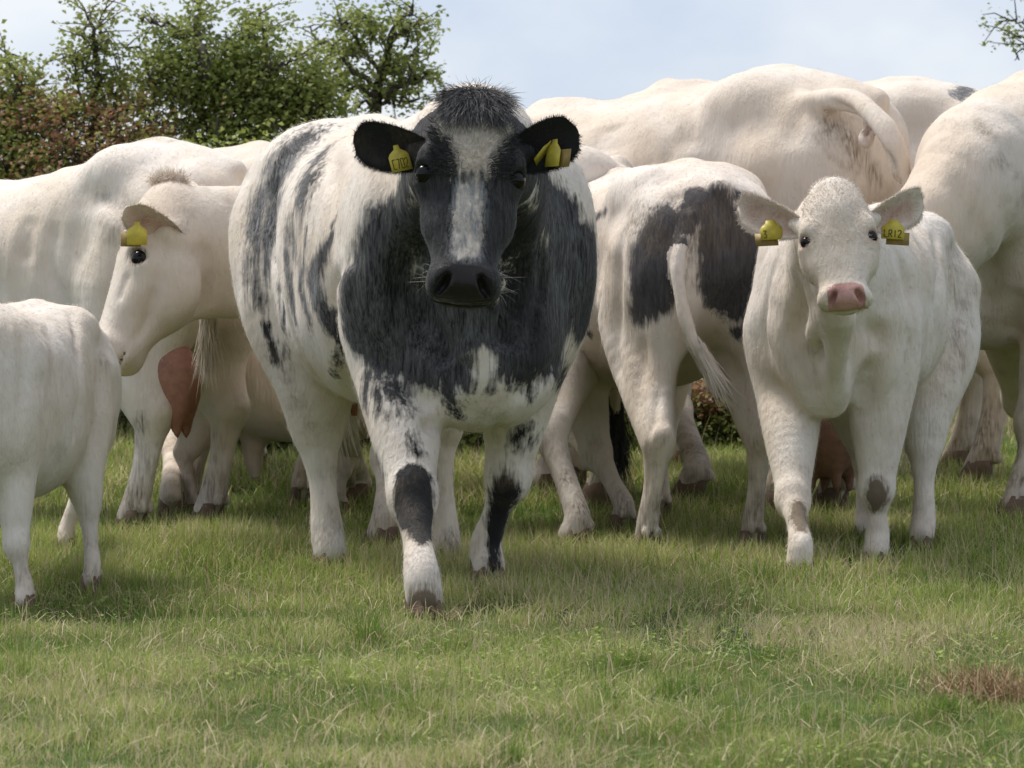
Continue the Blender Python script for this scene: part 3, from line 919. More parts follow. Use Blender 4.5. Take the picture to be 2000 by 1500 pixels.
class Animal:
    def __init__(self, name, loc, heading, s, label, cat, group, mat, vox, wide=1.0, deep=1.0, dark_hoof=False):
        self.s, self.mat, self.vox = s, mat, vox
        h = nrm([heading[0], heading[1], 0]); self.h = h
        self.loc = np.array([loc[0], loc[1], gz(loc[0], loc[1])], float)
        self.R = np.array([h, [-h[1], h[0], 0], [0, 0, 1.0]])        # rows: forward, left, up
        self.root = empty(name, tuple(self.loc), math.atan2(h[1], h[0]))
        tag(self.root, label, cat, group)
        self.nexp = 2.45; self.grime = 0.62; self.leg = 0.90; self.smudge = 0.42; self.sd = Sdf(); self.wide, self.deep = wide, deep
        self.extra = []      # ear meshes
        self.dark_hoof = dark_hoof
        self.feet = {}
    def L(self, p):                 # world -> local
        return self.R @ (np.asarray(p, float) - self.loc)
    def Wd(self, v):                # local -> world, many
        return np.asarray(v) @ self.R + self.loc
    def dirL(self, v):
        return self.R @ np.asarray(v, float)
    def torso(self, mod=None, tk=0.0):
        if tk: mod = tilt(tk)
        sz = -tk * 0.80
        s = self.s; T = TORSO.copy()
        T[:, 3] *= self.wide
        mid = (T[:, 1] + T[:, 2]) / 2
        T[:, 2] = T[:, 1] - (T[:, 1] - T[:, 2]) * self.deep
        if mod is not None: T = mod(T)
        T = T * s
        st = np.stack([T[:, 0], T[:, 3], T[:, 1] - 1.0 * s, 1.0 * s - T[:, 2]], 1)
        self.sd.loft((0, 0, 1.0 * s), (1, 0, 0), (0, 0, 1), st, 0.05 * s, self.nexp)
        d = self.sd; w = self.wide
        for g in (-1, 1):
            d.ell((0.40 * s, g * 0.215 * w * s, (1.00 + sz) * s), (0.17 * s, 0.125 * w * s, 0.33 * s), 0.07 * s)       # shoulder
            d.ell((0.47 * s, g * 0.20 * w * s, (0.80 + sz * .5) * s), (0.13 * s, 0.12 * w * s, 0.20 * s), 0.07 * s)          # point of shoulder
            d.ell((-0.64 * s, g * 0.175 * w * s, 0.98 * s), (0.22 * s, 0.165 * w * s, 0.34 * s), 0.06 * s)      # thigh
            d.ell((-0.46 * s, g * 0.20 * w * s, 1.30 * s), (0.10 * s, 0.085 * s, 0.07 * s), 0.14 * s)          # hook bone
            d.ell((-0.76 * s, g * 0.11 * w * s, 1.20 * s), (0.09 * s, 0.075 * s, 0.09 * s), 0.10 * s)          # pin bone
        d.chain([(-0.82 * s, 0, 1.30 * s), (-0.5 * s, 0, 1.375 * s), (0, 0, (1.345 + sz * .55) * s), (0.42 * s, 0, (1.37 + sz) * s)], [0.035 * s, 0.04 * s, 0.04 * s, 0.06 * s], 0.05 * s)
        d.ell((0.62 * s, 0, 0.72 * s), (0.16 * s, 0.13 * s, 0.17 * s), 0.10 * s)                                 # brisket
    def flanks(self):
        """shallow hollows between the muscles"""
        s, w = self.s, self.wide
        for g in (-1, 1):
            self.sd.ell((-0.30 * s, g * 0.47 * w * s, 1.16 * s), (0.13 * s, 0.08 * s, 0.13 * s), 0.13 * s, sub=True)    # hunger hollow
            self.sd.chain([(0.20 * s, g * 0.425 * w * s, 1.2 * s), (0.17 * s, g * 0.45 * w * s, 0.85 * s), (0.2 * s, g * 0.40 * w * s, 0.62 * s)], [0.04 * s, 0.05 * s, 0.04 * s], 0.07 * s, sub=True)
            self.sd.chain([(-0.40 * s, g * 0.40 * w * s, 1.0 * s), (-0.36 * s, g * 0.38 * w * s, 0.8 * s), (-0.32 * s, g * 0.34 * w * s, 0.66 * s)], [0.03 * s, 0.05 * s, 0.04 * s], 0.07 * s, sub=True)
    def footpos(self, key, px=None, default=None):
        if px is not None:
            p = G(*px) if not isinstance(px, np.ndarray) else px
            q = self.L(p)
        else:
            q = np.array([default[0] * self.s, default[1] * self.s, 0.0])
            wv = self.Wd(q[None])[0]; q[2] = gz(wv[0], wv[1]) - self.loc[2]
        return q
    def foreleg(self, g, px=None, knee=0.32, thick=1.0, kneefwd=0.02):
        s, w = self.s, self.wide
        f = self.footpos('f', px, (0.42, g * 0.17))
        S = np.array([0.44 * s, g * 0.19 * w * s, 0.92 * s]); E = np.array([0.40 * s, g * 0.19 * w * s, 0.72 * s])
        K = f + (E - f) * 0.48; K[2] = f[2] + knee * s; K[0] += kneefwd * s
        mid = K * 0.45 + E * 0.55
        a = K * 0.82 + E * 0.18
        F = f + np.array([-0.012, 0, 0.125]) * s
        bk = K * 0.78 + F * 0.22; cn = K * 0.42 + F * 0.58
        co = f + np.array([0.012, 0, 0.06]) * s
        t = thick * s * self.leg
        self.sd.chain([S, E, mid, a, K, bk, cn, F, co], np.array([0.16, 0.142, 0.108, 0.075, 0.066, 0.050, 0.038, 0.047, 0.048]) * t, 0.05 * s, n=7)
        bx = np.array([-0.034, 0, 0]) * s
        self.sd.chain([K + bx * 0.9, bk + bx * 0.8, cn + bx, F + bx * 0.8], np.array([0.040, 0.027, 0.021, 0.028]) * t, 0.02 * s, n=3)
        self.sd.ell(K + np.array([0.012, 0, 0.0]) * s, np.array([0.054, 0.062, 0.080]) * t, 0.03 * s)
        for dx in (-1, 1):
            self.sd.ell(F + np.array([-0.045, dx * 0.022, -0.035]) * s, np.array([0.018, 0.015, 0.022]) * s, 0.015 * s)
        self.hoof(f, s)
    def hindleg(self, g, px=None, thick=1.0, hockback=0.07):
        s, w = self.s, self.wide
        f = self.footpos('h', px, (-0.60, g * 0.19))
        hip = np.array([-0.55 * s, g * 0.17 * w * s, 1.05 * s]); st = np.array([-0.47 * s, g * 0.20 * w * s, 0.84 * s])
        H = np.array([f[0] - hockback * s, f[1] * 0.72 + st[1] * 0.28, f[2] + 0.41 * s])
        ga = st * 0.45 + H * 0.55 + np.array([0.035 * s, 0, 0.01 * s])
        F = f + np.array([-0.018, 0, 0.13]) * s
        bh = H * 0.8 + F * 0.2; cn = H * 0.45 + F * 0.55
        co = f + np.array([0.012, 0, 0.06]) * s
        t = thick * s * self.leg
        self.sd.chain([hip, st, ga, H * 0.85 + ga * 0.15, H, bh, cn, F, co], np.array([0.21, 0.185, 0.125, 0.080, 0.070, 0.053, 0.039, 0.047, 0.048]) * t, 0.05 * s, n=7)
        bx = np.array([-0.038, 0, 0]) * s
        self.sd.chain([H + bx * 1.3 + np.array([0, 0, 0.03 * s]), bh + bx, cn + bx, F + bx * 0.8], np.array([0.036, 0.026, 0.022, 0.028]) * t, 0.02 * s, n=3)
        self.sd.chain([(-0.74 * s, g * 0.17 * w * s, 0.86 * s), H * 0.5 + np.array([-0.70 * s, g * 0.18 * w * s, 0.80 * s]) * 0.5, H + np.array([-0.045 * s, 0, 0.05 * s])], np.array([0.11, 0.05, 0.03]) * t, 0.06 * s, n=3)
        self.sd.ell(H + np.array([-0.035, 0, 0.02]) * s, np.array([0.042, 0.050, 0.065]) * t, 0.02 * s)
        for dx in (-1, 1):
            self.sd.ell(F + np.array([-0.045, dx * 0.022, -0.035]) * s, np.array([0.018, 0.015, 0.022]) * s, 0.015 * s)
        self.hoof(f, s)
    def hoof(self, f, s):
        """cloven hoof: two tapering claws"""
        V, Q, o = [], [], 0
        for g in (-1, 1):
            rings = []
            for z, ln, wd, fw in ((0.085, 0.085, 0.045, -0.010), (0.05, 0.105, 0.052, 0.0), (0.02, 0.125, 0.057, 0.012), (0.0, 0.135, 0.058, 0.02)):
                th = np.linspace(0, 2 * math.pi, 12, endpoint=False)
                x = np.cos(th) * ln / 2 * (1 + 0.12 * np.cos(th)) + fw; y = np.sin(th) * wd / 2 * (1 - 0.35 * np.clip(np.cos(th), 0, 1)) + g * 0.031
                rings.append(np.stack([x, y, np.full(12, z)], 1))
            rings.append(rings[0] * np.array([0.2, 0.2, 1]) + np.array([0, g * 0.025, 0.006]))
            R = np.concatenate([rings[-1]] + rings[:4] + [rings[3] * np.array([0.2, 0.2, 1]) + np.array([0.01, g * 0.025, 0])])
            V.append(R)
            for i in range(5):
                for j in range(12):
                    k = (j + 1) % 12
                    Q.append((o + i * 12 + j, o + (i + 1) * 12 + j, o + (i + 1) * 12 + k, o + i * 12 + k))
            o += 72
        me = mesh_np('hoof', np.concatenate(V) * np.array([1, 0.88, 1]) * s + np.array(f), quads=np.array(Q))
        obj('hoof', me, HOOF_D if self.dark_hoof else HOOF, self.root)
    def tail(self, pts=None, r0=0.038, r1=0.016, root=1.35):
        s = self.s
        if pts is None:
            pts = np.array([(-0.80, 0, 1.33), (-0.875, 0, 1.27), (-0.90, 0, 1.05), (-0.905, 0.01, 0.8), (-0.90, 0.02, 0.6)]) * s
        self.tailpts = np.asarray(pts, float)
        n = len(pts)
        self.sd.chain(pts, np.concatenate([[r0 * root * s], np.linspace(r0, r1, n - 1) * s]), 0.03 * s, n=4)
    def head(self, poll, muz, up, L=None, ears=None, neckmid=None, neck_r=(0.27, 0.235, 0.185, 0.135), neckbase=(0.50, 0, 1.10), dewlap=True, fat=1.0, earL=0.40, earW=0.28, eye_t=0.375, muzf=1.05, rim=None, crown=0.95, cheek=1.18, jaw=1.05):
        """poll, muz world points; up = world vector the forehead faces"""
        s = self.s; d = self.sd
        p0, p1 = self.L(poll), self.L(muz)
        a = nrm(p1 - p0); Lh = np.linalg.norm(p1 - p0) if L is None else L
        u = self.dirL(up); u = nrm(u - a * (u @ a)); r = np.cross(u, a)
        self.hd = dict(o=p0, a=a, u=u, r=r, L=Lh)
        tm = lambda t: np.interp(t, [-0.1, 0, 0.355, 1.0, 1.1], [-0.1, 0, eye_t, 1.0, 1.1])
        H = lambda t, x, f: p0 + a * tm(t) * Lh + r * x * Lh + u * f * Lh
        self.tm = tm
        self.H = H
        # neck
        hb = H(0.16, 0, -0.10); nb = np.array(neckbase) * s
        nm = (nb * 0.5 + hb * 0.5 + np.array([0, 0, 0.02 * s])) if neckmid is None else self.L(neckmid)
        if neckmid is None:
            cp = [nb - np.array([0.12 * s, 0, 0.02 * s]), nb * 0.72 + nm * 0.28, nm * 0.6 + hb * 0.4, hb]
        else:
            cp = [nb - np.array([0.12 * s, 0, 0.02 * s]), nb * 0.5 + nm * 0.5, nm, hb]
        self.cp = cp
        sidev = nrm(np.cross(nrm(hb - nb), [0, 0, 1.0]))
        d.chain(cp, np.array(neck_r) * s, 0.08 * s, flat=(sidev, 1.22), n=4)
        low = H(0.50, 0, -0.20)
        d.chain([np.array([0.62, 0, 0.98]) * s, (np.array([0.66, 0, 0.95]) * s + low) / 2 + np.array([0, 0, 0.02 * s]), low], np.array([0.15, 0.105, 0.06]) * s, 0.09 * s, flat=(sidev, 1.35), n=4)
        if dewlap:
            d.chain([np.array([0.70, 0, 0.70]) * s, np.array([0.76, 0, 0.86]) * s, (np.array([0.76, 0, 0.95]) * s + low) / 2 - np.array([0, 0, 0.03 * s])], np.array([0.06, 0.05, 0.04]) * s, 0.06 * s, flat=(sidev, 1.6), n=4)
        # skull
        hs = HEAD.copy()
        hs[:, 1] *= np.interp(hs[:, 0], [0.0, 0.10, 0.20, 0.33, 0.45, 0.58, 0.70, 0.80, 1], [crown, crown, crown + (fat - crown) * 0.45, fat, fat * (1 + (cheek - 1) * 0.5), fat * cheek, (fat * cheek + muzf) / 2, muzf, muzf])
        hs[:, 3] *= np.interp(hs[:, 0], [0.3, 0.55, 0.75, 0.92], [1, jaw, jaw, 1])
        ew, ef, eb = [np.interp(0.355, hs[:, 0], hs[:, q]) for q in (1, 2, 3)]
        ex = 0.845 * ew; es = (ef - eb) / 2 + (ef + eb) / 2 * (1 - 0.845 ** 2.5) ** 0.4      # where the eye meets the skull
        hs[:, 0] = tm(hs[:, 0])
        st = hs * Lh
        d.loft(p0, a, u, st, 0.035 * s, 2.7)
        k = 0.022 * Lh / 0.54
        Rm = np.array([a, r, u])
        for g in (-1, 1):
            d.ell(H(0.285, g * 0.165 * fat, 0.09), np.array([0.075, 0.06, 0.055]) * Lh, k * 1.6, Rm)                    # brow
            d.ell(H(0.355, g * ex * 0.93, es - 0.035), np.array([0.085, 0.055, 0.055]) * Lh, k * 1.2, Rm)                     # orbit
            d.ell(H(0.40, g * 0.135 * fat, -0.16), np.array([0.17, 0.07, 0.13]) * Lh, k * 2, Rm)                         # cheek
            d.chain([H(0.40, g * 0.19 * fat, 0.0), H(0.52, g * 0.165 * fat, -0.01), H(0.64, g * 0.135 * fat, 0.0)], np.array([0.035, 0.03, 0.02]) * Lh, k * 1.6, n=2)   # facial crest
            d.ell(H(0.915, g * 0.105, 0.06), np.array([0.055, 0.055, 0.045]) * Lh, k * 1.2, Rm)                          # nostril wing
            En = nrm(r * g * 0.72 + u * 0.69); Et = nrm(r * g * 0.69 - u * 0.72)
            d.ell(H(0.358, g * ex, es) + En * 0.030 * Lh, np.array([0.038, 0.064, 0.042]) * Lh, k * 0.5, np.array([a, Et, En]), sub=True)         # eye opening
            Rn = np.array([nrm(a * 0.8 + r * g * 0.5), nrm(np.cross(u, nrm(a * 0.8 + r * g * 0.5))), u])
            d.ell(H(0.955, g * 0.098, 0.085), np.array([0.055, 0.026, 0.075]) * Lh, k * 0.3, Rn, sub=True)
            d.ell(H(0.985, g * 0.118, 0.06), np.array([0.022, 0.018, 0.05]) * Lh, k * 0.35, Rm, sub=True)               # nostril
            d.ell(H(0.19, g * 0.19 * (crown + (fat - crown) * 0.4), -0.09), np.array([0.06, 0.05, 0.06]) * Lh, k * 2, Rm)                        # ear root
        d.ell(H(0.02, 0, 0.03), np.array([0.07, 0.13, 0.09]) * Lh, k * 2.5, Rm)                                          # poll
        d.ell(H(0.90, 0, -0.125), np.array([0.075, 0.085, 0.06]) * Lh, k * 1.6, Rm)                                       # chin
        d.ell(H(0.985, 0, -0.055), np.array([0.13, 0.20, 0.012]) * Lh, k * 0.5, Rm, sub=True)                             # mouth
        for g in (-1, 1):
            En = nrm(r * g * 0.72 + u * 0.69)
            self.eye(H(0.358, g * ex, es) - En * 0.016 * Lh, 0.051 * Lh)
        self.eyes = [H(0.358, g * ex, es) for g in (-1, 1)]; self.rim = rim
        # ears
        ears = ears or {}
        for g in (-1, 1):
            e = ears.get(g, {})
            root = H(0.19, g * 0.19 * (crown + (fat - crown) * 0.4), -0.08)
            if 'tip' in e:
                dr = self.L(e['tip']) - root; le = np.linalg.norm(dr)
            else:
                dr = r * g * 1.0 + a * 0.12 - u * 0.15; le = earL * Lh
            nr_ = self.dirL(e['normal']) if 'normal' in e else u * 1.0 + a * 0.5
            V, Q, lin, fr, sd, nr2, dr2 = ear_geo(root, dr, nr_, le, e.get('W', earW * Lh), e.get('cup', 0.6), bend=self.dirL(e.get('bend', (0, 0, -0.06))))
            self.extra.append((V, Q, lin, g))
            d.chain([root - nrm(dr) * 0.03 * Lh, root + nrm(dr) * 0.09 * Lh], [0.05 * Lh, 0.042 * Lh], k * 1.5, n=1)
            e['frame'] = (fr, sd, nr2, dr2, le); ears[g] = e
        self.ears = ears
    def eye(self, c, r):
        n, m = 12, 16
        V, Q = [], []
        for i in range(n + 1):
            th = math.pi * i / n
            for j in range(m):
                ph = 2 * math.pi * j / m
                V.append((c[0] + r * math.sin(th) * math.cos(ph), c[1] + r * math.sin(th) * math.sin(ph), c[2] + r * math.cos(th)))
        for i in range(n):
            for j in range(m):
                k = (j + 1) % m
                Q.append((i * m + j, (i + 1) * m + j, (i + 1) * m + k, i * m + k))
        obj('eye', mesh_np('eye', V, quads=np.array(Q)), EYE, self.root)
    def build(self):
        V, Q = self.sd.mesh(self.vox)
        N0 = vnormals(V, Q)
        q = V / self.s
        rel = (vnoise(q * 7, 1) - 0.5) * 0.022 + (vnoise(q * np.array([16, 16, 9]), 2) - 0.5) * 0.010 + (vnoise(q * np.array([40, 40, 20]), 3) - 0.5) * 0.0025
        rib = np.clip(1 - np.abs(q[:, 0] - 0.02) / 0.28, 0, 1) * np.clip(1 - np.abs(q[:, 2] - 0.95) / 0.32, 0, 1)
        rel = rel + rib * 0.0045 * np.sin((q[:, 0] + 0.10 * (q[:, 2] - 0.9)) * 2 * math.pi / 0.105)
        if hasattr(self, 'hd'):
            hc = self.hd['o'] + self.hd['a'] * self.hd['L'] * 0.5
            rel = rel * np.interp(V[:, 2] / self.s, [0.5, 0.9], [0.12, 1.0])
            rel = rel * np.where(np.linalg.norm(V - hc, axis=1) < 0.62 * self.hd['L'], 0.3, 1.0)
        V = V + N0 * rel[:, None] * self.s
        att = {k: np.zeros(len(V)) for k in ('dirt_shade', 'nose', 'lining', 'roan')}
        att['dark'] = np.full(len(V), -2.0)
        if hasattr(self, 'hd'):
            h = self.hd; q = V - h['o']
            t, x, f = q @ h['a'] / h['L'], q @ h['r'] / h['L'], q @ h['u'] / h['L']
            near = (np.abs(x) < 0.25) & (np.abs(f) < 0.25)
            pad = np.clip((t - 0.865 - 0.10 * np.clip(np.abs(x) - 0.06, 0, 1) * 3 + 0.3 * np.clip(f - 0.03, 0, 1)) / 0.05, 0, 1) * np.clip((f + 0.075) / 0.03, 0, 1) * near
            pad = pad * np.clip((0.148 - np.abs(x)) / 0.02, 0, 1)
            att['nose'] = pad
            self.headc = np.where((np.abs(x) < 0.34) & (np.abs(f) < 0.36), t, -9); self.hx, self.hf = x, f
            if self.rim:
                for ey in self.eyes:
                    dist = np.linalg.norm(V - ey, axis=1) / h['L']
                    att[self.rim[0]] = np.maximum(att[self.rim[0]], self.rim[1] * np.clip((0.075 - dist) / 0.025, 0, 1))
        self.nb = len(V)
        self.ear_slices = {}
        for (ev, eq, lin, g) in self.extra:
            o = len(V)
            self.ear_slices[g] = slice(o, o + len(ev))
            V = np.concatenate([V, ev]); Q = np.concatenate([Q, eq + o])
            if hasattr(self, 'headc'):
                self.headc = np.concatenate([self.headc, np.full(len(ev), -9.0)]); self.hx = np.concatenate([self.hx, np.zeros(len(ev))]); self.hf = np.concatenate([self.hf, np.zeros(len(ev))])
            for k in att:
                att[k] = np.concatenate([att[k], lin if k == 'lining' else np.full(len(ev), -2.0 if k == 'dark' else 0.0)])
        zz = V[:, 2] / self.s
        gr = np.clip((0.62 - zz) / 0.5, 0, 1) * self.grime * (0.35 + 1.0 * vnoise(V * 9, 8))
        att['dirt_shade'] = np.maximum(att['dirt_shade'], gr)
        sm = np.clip((vnoise(V * 4.5, 21) - 0.60) * 5, 0, 1) * np.clip((vnoise(V * 14, 22) - 0.3) * 2, 0, 1)
        att['dirt_shade'] = np.maximum(att['dirt_shade'], sm * self.smudge)
        self.V, self.Q, self.att = V, Q, att
        self.N = vnormals(V, Q)
        self.W = self.Wd(V)
        self.px, self.py, self.dd = project(self.W)
        view = self.W - np.array([0, CAMY, CAMZ]); view /= np.linalg.norm(view, axis=1)[:, None]
        self.fac = -(view * (self.N @ self.R)).sum(1)
    def crease(self, pts, width, depth, seg=True):
        """press a fold (or raise a ridge, depth < 0) into the hide along points that lie on it"""
        idx = [self.hit(p[0], p[1]) for p in pts]
        C = spline(self.V[idx], 4) if len(pts) > 2 else self.V[idx]
        w = width; best = np.full(len(self.V), 9.0); par = np.zeros(len(self.V))
        if len(C) == 1:
            best = np.linalg.norm(self.V - C[0], axis=1)
        for i in range(len(C) - 1):
            a, b = C[i], C[i + 1]; ba = b - a
            t = np.clip(((self.V - a) @ ba) / (ba @ ba + 1e-9), 0, 1)
            d = np.linalg.norm(self.V - a - t[:, None] * ba, axis=1)
            m = d < best
            best = np.where(m, d, best); par = np.where(m, (i + t) / (len(C) - 1), par)
        fade = np.clip(np.minimum(par, 1 - par) * 4 + 0.25, 0, 1) if len(C) > 1 else 1.0
        k = np.exp(-(best / w) ** 2) * depth * fade
        k[self.nb:] = 0
        self.V = self.V - self.N * k[:, None]
        self.N = vnormals(self.V, self.Q)
        self.W = self.Wd(self.V)
    def hit(self, x, y):
        dx = (self.px - x) ** 2 + (self.py - y) ** 2
        for rad in (8, 16, 40, 120):
            m = np.nonzero((dx < rad * rad) & (self.fac > 0.05))[0]
            if len(m):
                near = m[self.dd[m] < self.dd[m].min() + 0.06]
                return near[np.argmin(dx[near])]
        return int(np.argmin(dx))
    def stroke(self, pts, name='dark', soft=0.03, val=1.0, erase=False, ear=False):
        """pts [(px,py,radius px)]: markings laid on the hide itself, measured in 3-D from where each point lies on it"""
        idx = [self.hit(p[0], p[1]) for p in pts]
        C = self.V[idx]; Rr = np.array([p[2] for p in pts]) * self.dd[idx] / FPX
        best = np.full(len(self.V), -9.0)
        if len(pts) == 1:
            best = (Rr[0] - np.linalg.norm(self.V - C[0], axis=1))
        for i in range(len(pts) - 1):
            a, b = C[i], C[i + 1]; ba = b - a; L2 = ba @ ba + 1e-9
            t = np.clip(((self.V - a) @ ba) / L2, 0, 1)
            dist = np.linalg.norm(self.V - a - t[:, None] * ba, axis=1)
            best = np.maximum(best, Rr[i] + t * (Rr[i + 1] - Rr[i]) - dist)
        x = best / soft
        if name == 'dark':
            if erase: self.att['dark'] = np.minimum(self.att['dark'], np.clip(-x, -2, 2))
            else: self.att['dark'] = np.maximum(self.att['dark'], np.clip(x, -2, 2) * val)
        else:
            x = np.clip(x * 0.5 + 0.5, 0, 1) * val
            self.att[name] = np.maximum(self.att[name], x) if not erase else np.minimum(self.att[name], 1 - x)
    def finish(self, hair=0, hl=0.014, seed=5):
        me = mesh_np('body', self.V, quads=self.Q)
        for k, v in self.att.items(): attr(me, k, v)
        obj('body', me, self.mat, self.root)
        if hair:
            r = np.random.default_rng(seed)
            idx = r.integers(0, self.nb, hair)
            ok = self.att['nose'][idx] < 0.2
            idx = idx[ok]
            b = self.V[idx] + r.normal(0, self.vox * 0.4, (len(idx), 3)); n = self.N[idx]
            b = b - n * 0.001
            fl = np.tile(np.array([-0.55, 0, -1.0]), (len(idx), 1)) + r.normal(0, 0.35, (len(idx), 3))
            if hasattr(self, 'hd'):
                onh = self.headc[idx] > -0.1
                fl[onh] = -self.hd['a'] * 0.2 + r.normal(0, 0.5, (onh.sum(), 3))
            fl = fl - n * (fl * n).sum(1)[:, None]
            fl /= np.linalg.norm(fl, axis=1)[:, None] + 1e-9
            d = fl + n * r.uniform(0.03, 0.32, len(idx))[:, None]
            at = {k: self.att[k][idx] for k in self.att}
            hm = hair_mesh('coat_hair', b, d, hl * r.uniform(0.6, 1.3, len(idx)), 0.0015, at, seed=seed, normals=n)
            o = obj('coat_hair', hm, self.mat, self.root); o['kind'] = 'stuff'
        if self.extra:
            self.ear_fringe(seed)
    def ear_fringe(self, seed):
        r = np.random.default_rng(seed + 3)
        for g, e in self.ears.items():
            fr, sd, nr, dr, le = e['frame']
            nu, nv = fr.shape[:2]
            B, D = [], []
            n = 1500
            u = r.uniform(0.05, 1, n) * (nu - 1); i = np.minimum(u.astype(int), nu - 2); f = (u - i)[:, None]
            sg = r.choice([0, nv - 1], n)
            p = fr[i, sg] * (1 - f) + fr[i + 1, sg] * f
            d = np.where((sg == 0)[:, None], -sd, sd) * 0.8 + dr * 0.5 + r.normal(0, 0.35, (n, 3)) + nr * 0.2
            n2 = 300 if self.mat is not BLUE else 120
            ii, jj = r.integers(1, nu - 2, n2), r.integers(1, nv - 1, n2)
            p2 = fr[ii, jj] + r.normal(0, 0.003, (n2, 3)); d2 = nr * 0.5 + dr * 0.8 + r.normal(0, 0.5, (n2, 3))
            B = np.concatenate([p, p2]); D = np.concatenate([d, d2])
            sl = self.ear_slices[g]
            dk = float(np.median(self.att['dark'][sl]))
            at = dict(dark=dk, dirt_shade=0.0, nose=0.0, lining=np.concatenate([np.zeros(n), np.full(n2, 0.25)]), roan=0.15)
            hm = hair_mesh('ear_hair', B, D, np.concatenate([r.uniform(0.006, 0.017, n), r.uniform(0.010, 0.024, n2)]) * (0.6 + 0.4 * self.s), 0.0013, at, seg=2, curl=0.2, seed=seed + 9)
            o = obj('ear_hair', hm, self.mat, self.root); o['kind'] = 'stuff'
    def tuft(self, name, idx, dirfn, length, width, seed, n, at, seg=4, curl=0.3, grav=0.2, jit=0.012):
        r = np.random.default_rng(seed)
        k = r.choice(idx, n)
        b = self.V[k] + r.normal(0, jit, (n, 3)) * np.array([1, 1, 0.5])
        d = dirfn(b, self.N[k], r)
        hm = hair_mesh(name, b, d, length * r.uniform(0.5, 1.2, n), width, at, seg=seg, curl=curl, grav=grav, seed=seed)
        o = obj(name, hm, self.mat, self.root); o['kind'] = 'stuff'
        return o
    def switch(self, tip, dr, length, width, n, at, seed, curl=0.10):
        """tail switch: a tapering brush of long hair"""
        r = np.random.default_rng(seed)
        dr = nrm(dr)
        b = tip + r.normal(0, 0.012 * self.s, (n, 3)) - dr * r.uniform(0, length * 0.45, n)[:, None]
        d = dr + r.normal(0, width, (n, 3))
        ln = length * r.uniform(0.45, 1.0, n)
        hm = hair_mesh('tail_switch', b, d, ln, 0.003, at, seg=5, curl=curl, grav=0.1, seed=seed)
        o = obj('tail_switch', hm, self.mat, self.root); o['kind'] = 'stuff'
    def on(self, x, y, off=0.012):
        return self.W[self.hit(x, y)] - np.array([0, off, 0])
    def ear_tag(self, anchor, up, right, w, h, text=None, stud=True, neckw=0.35, back=None):
        """plastic ear tag: shouldered plate with a neck, digits printed as thin strokes. anchor/up/right in world"""
        up = self.dirL(nrm(up)); right = self.dirL(right); right = nrm(right - up * (right @ up)); nn = np.cross(right, up)
        c = self.L(anchor)
        out = [(-.5, -1), (.5, -1), (.5, -.42), (.40, -.30), (neckw / 2, -.16), (neckw / 2 * .8, 0), (-neckw / 2 * .8, 0), (-neckw / 2, -.16), (-.40, -.30), (-.5, -.42)]
        m = len(out); V = []
        for z in (0.0, 0.0022):
            for x, y in out:
                cv = 0.10 * w * (x * x)
                V.append(c + right * x * w + up * y * h + nn * (z + cv * 0.4))
        V = np.array(V)
        T = [];
        ctr0, ctr1 = len(V), len(V) + 1
        V = np.vstack([V, V[:m].mean(0), V[m:].mean(0)])
        for i in range(m):
            j = (i + 1) % m
            T += [(ctr1, m + i, m + j), (ctr0, j, i), (i, j, m + j), (i, m + j, m + i)]
        o = obj('ear_tag', mesh_np('ear_tag', V, tris=np.array(T), smooth=False), TAGY, self.root)
        SEG = {'0': [((0, 0), (0, 1)), ((0, 1), (1, 1)), ((1, 1), (1, 0)), ((1, 0), (0, 0))], '1': [((.5, 0), (.5, 1)), ((.5, 1), (.25, .8))], '7': [((0, 1), (1, 1)), ((1, 1), (.35, 0))],
               '2': [((0, .8), (.2, 1)), ((.2, 1), (.8, 1)), ((.8, 1), (1, .7)), ((1, .7), (0, 0)), ((0, 0), (1, 0))], 'L': [((0, 1), (0, 0)), ((0, 0), (1, 0))],
               'R': [((0, 0), (0, 1)), ((0, 1), (.9, 1)), ((.9, 1), (.9, .5)), ((.9, .5), (0, .5)), ((.3, .5), (1, 0))], 'I': [((.5, 0), (.5, 1))],
               '[': [((1, 1), (0, 1)), ((0, 1), (0, 0)), ((0, 0), (1, 0))], '3': [((0, 1), (1, 1)), ((1, 1), (.4, .55)), ((.4, .55), (1, .4)), ((1, .4), (.9, 0)), ((.9, 0), (0, 0))]}
        if text:
            V, T = [], []
            n = len(text); cw = 0.8 / n
            for i, ch in enumerate(text):
                if ch == ' ': continue
                for (p, q) in SEG[ch]:
                    a = np.array([-0.4 + (i + 0.12 + 0.68 * p[0]) * cw, -0.90 + 0.36 * p[1]]); b_ = np.array([-0.4 + (i + 0.12 + 0.68 * q[0]) * cw, -0.90 + 0.36 * q[1]])
                    a = a * [w, h]; b_ = b_ * [w, h]
                    t = b_ - a; t /= np.linalg.norm(t) + 1e-9; pn = np.array([-t[1], t[0]]) * 0.026 * w
                    o0 = len(V)
                    for pt in (a - pn, a + pn, b_ + pn, b_ - pn):
                        V.append(c + right * pt[0] + up * pt[1] + nn * (0.0030 + 0.04 * w * (pt[0] / w) ** 2))
                    T += [(o0, o0 + 2, o0 + 1), (o0, o0 + 3, o0 + 2)]
            obj('tag_lettering', mesh_np('tag_lettering', np.array(V), tris=np.array(T), smooth=False), INK, o)
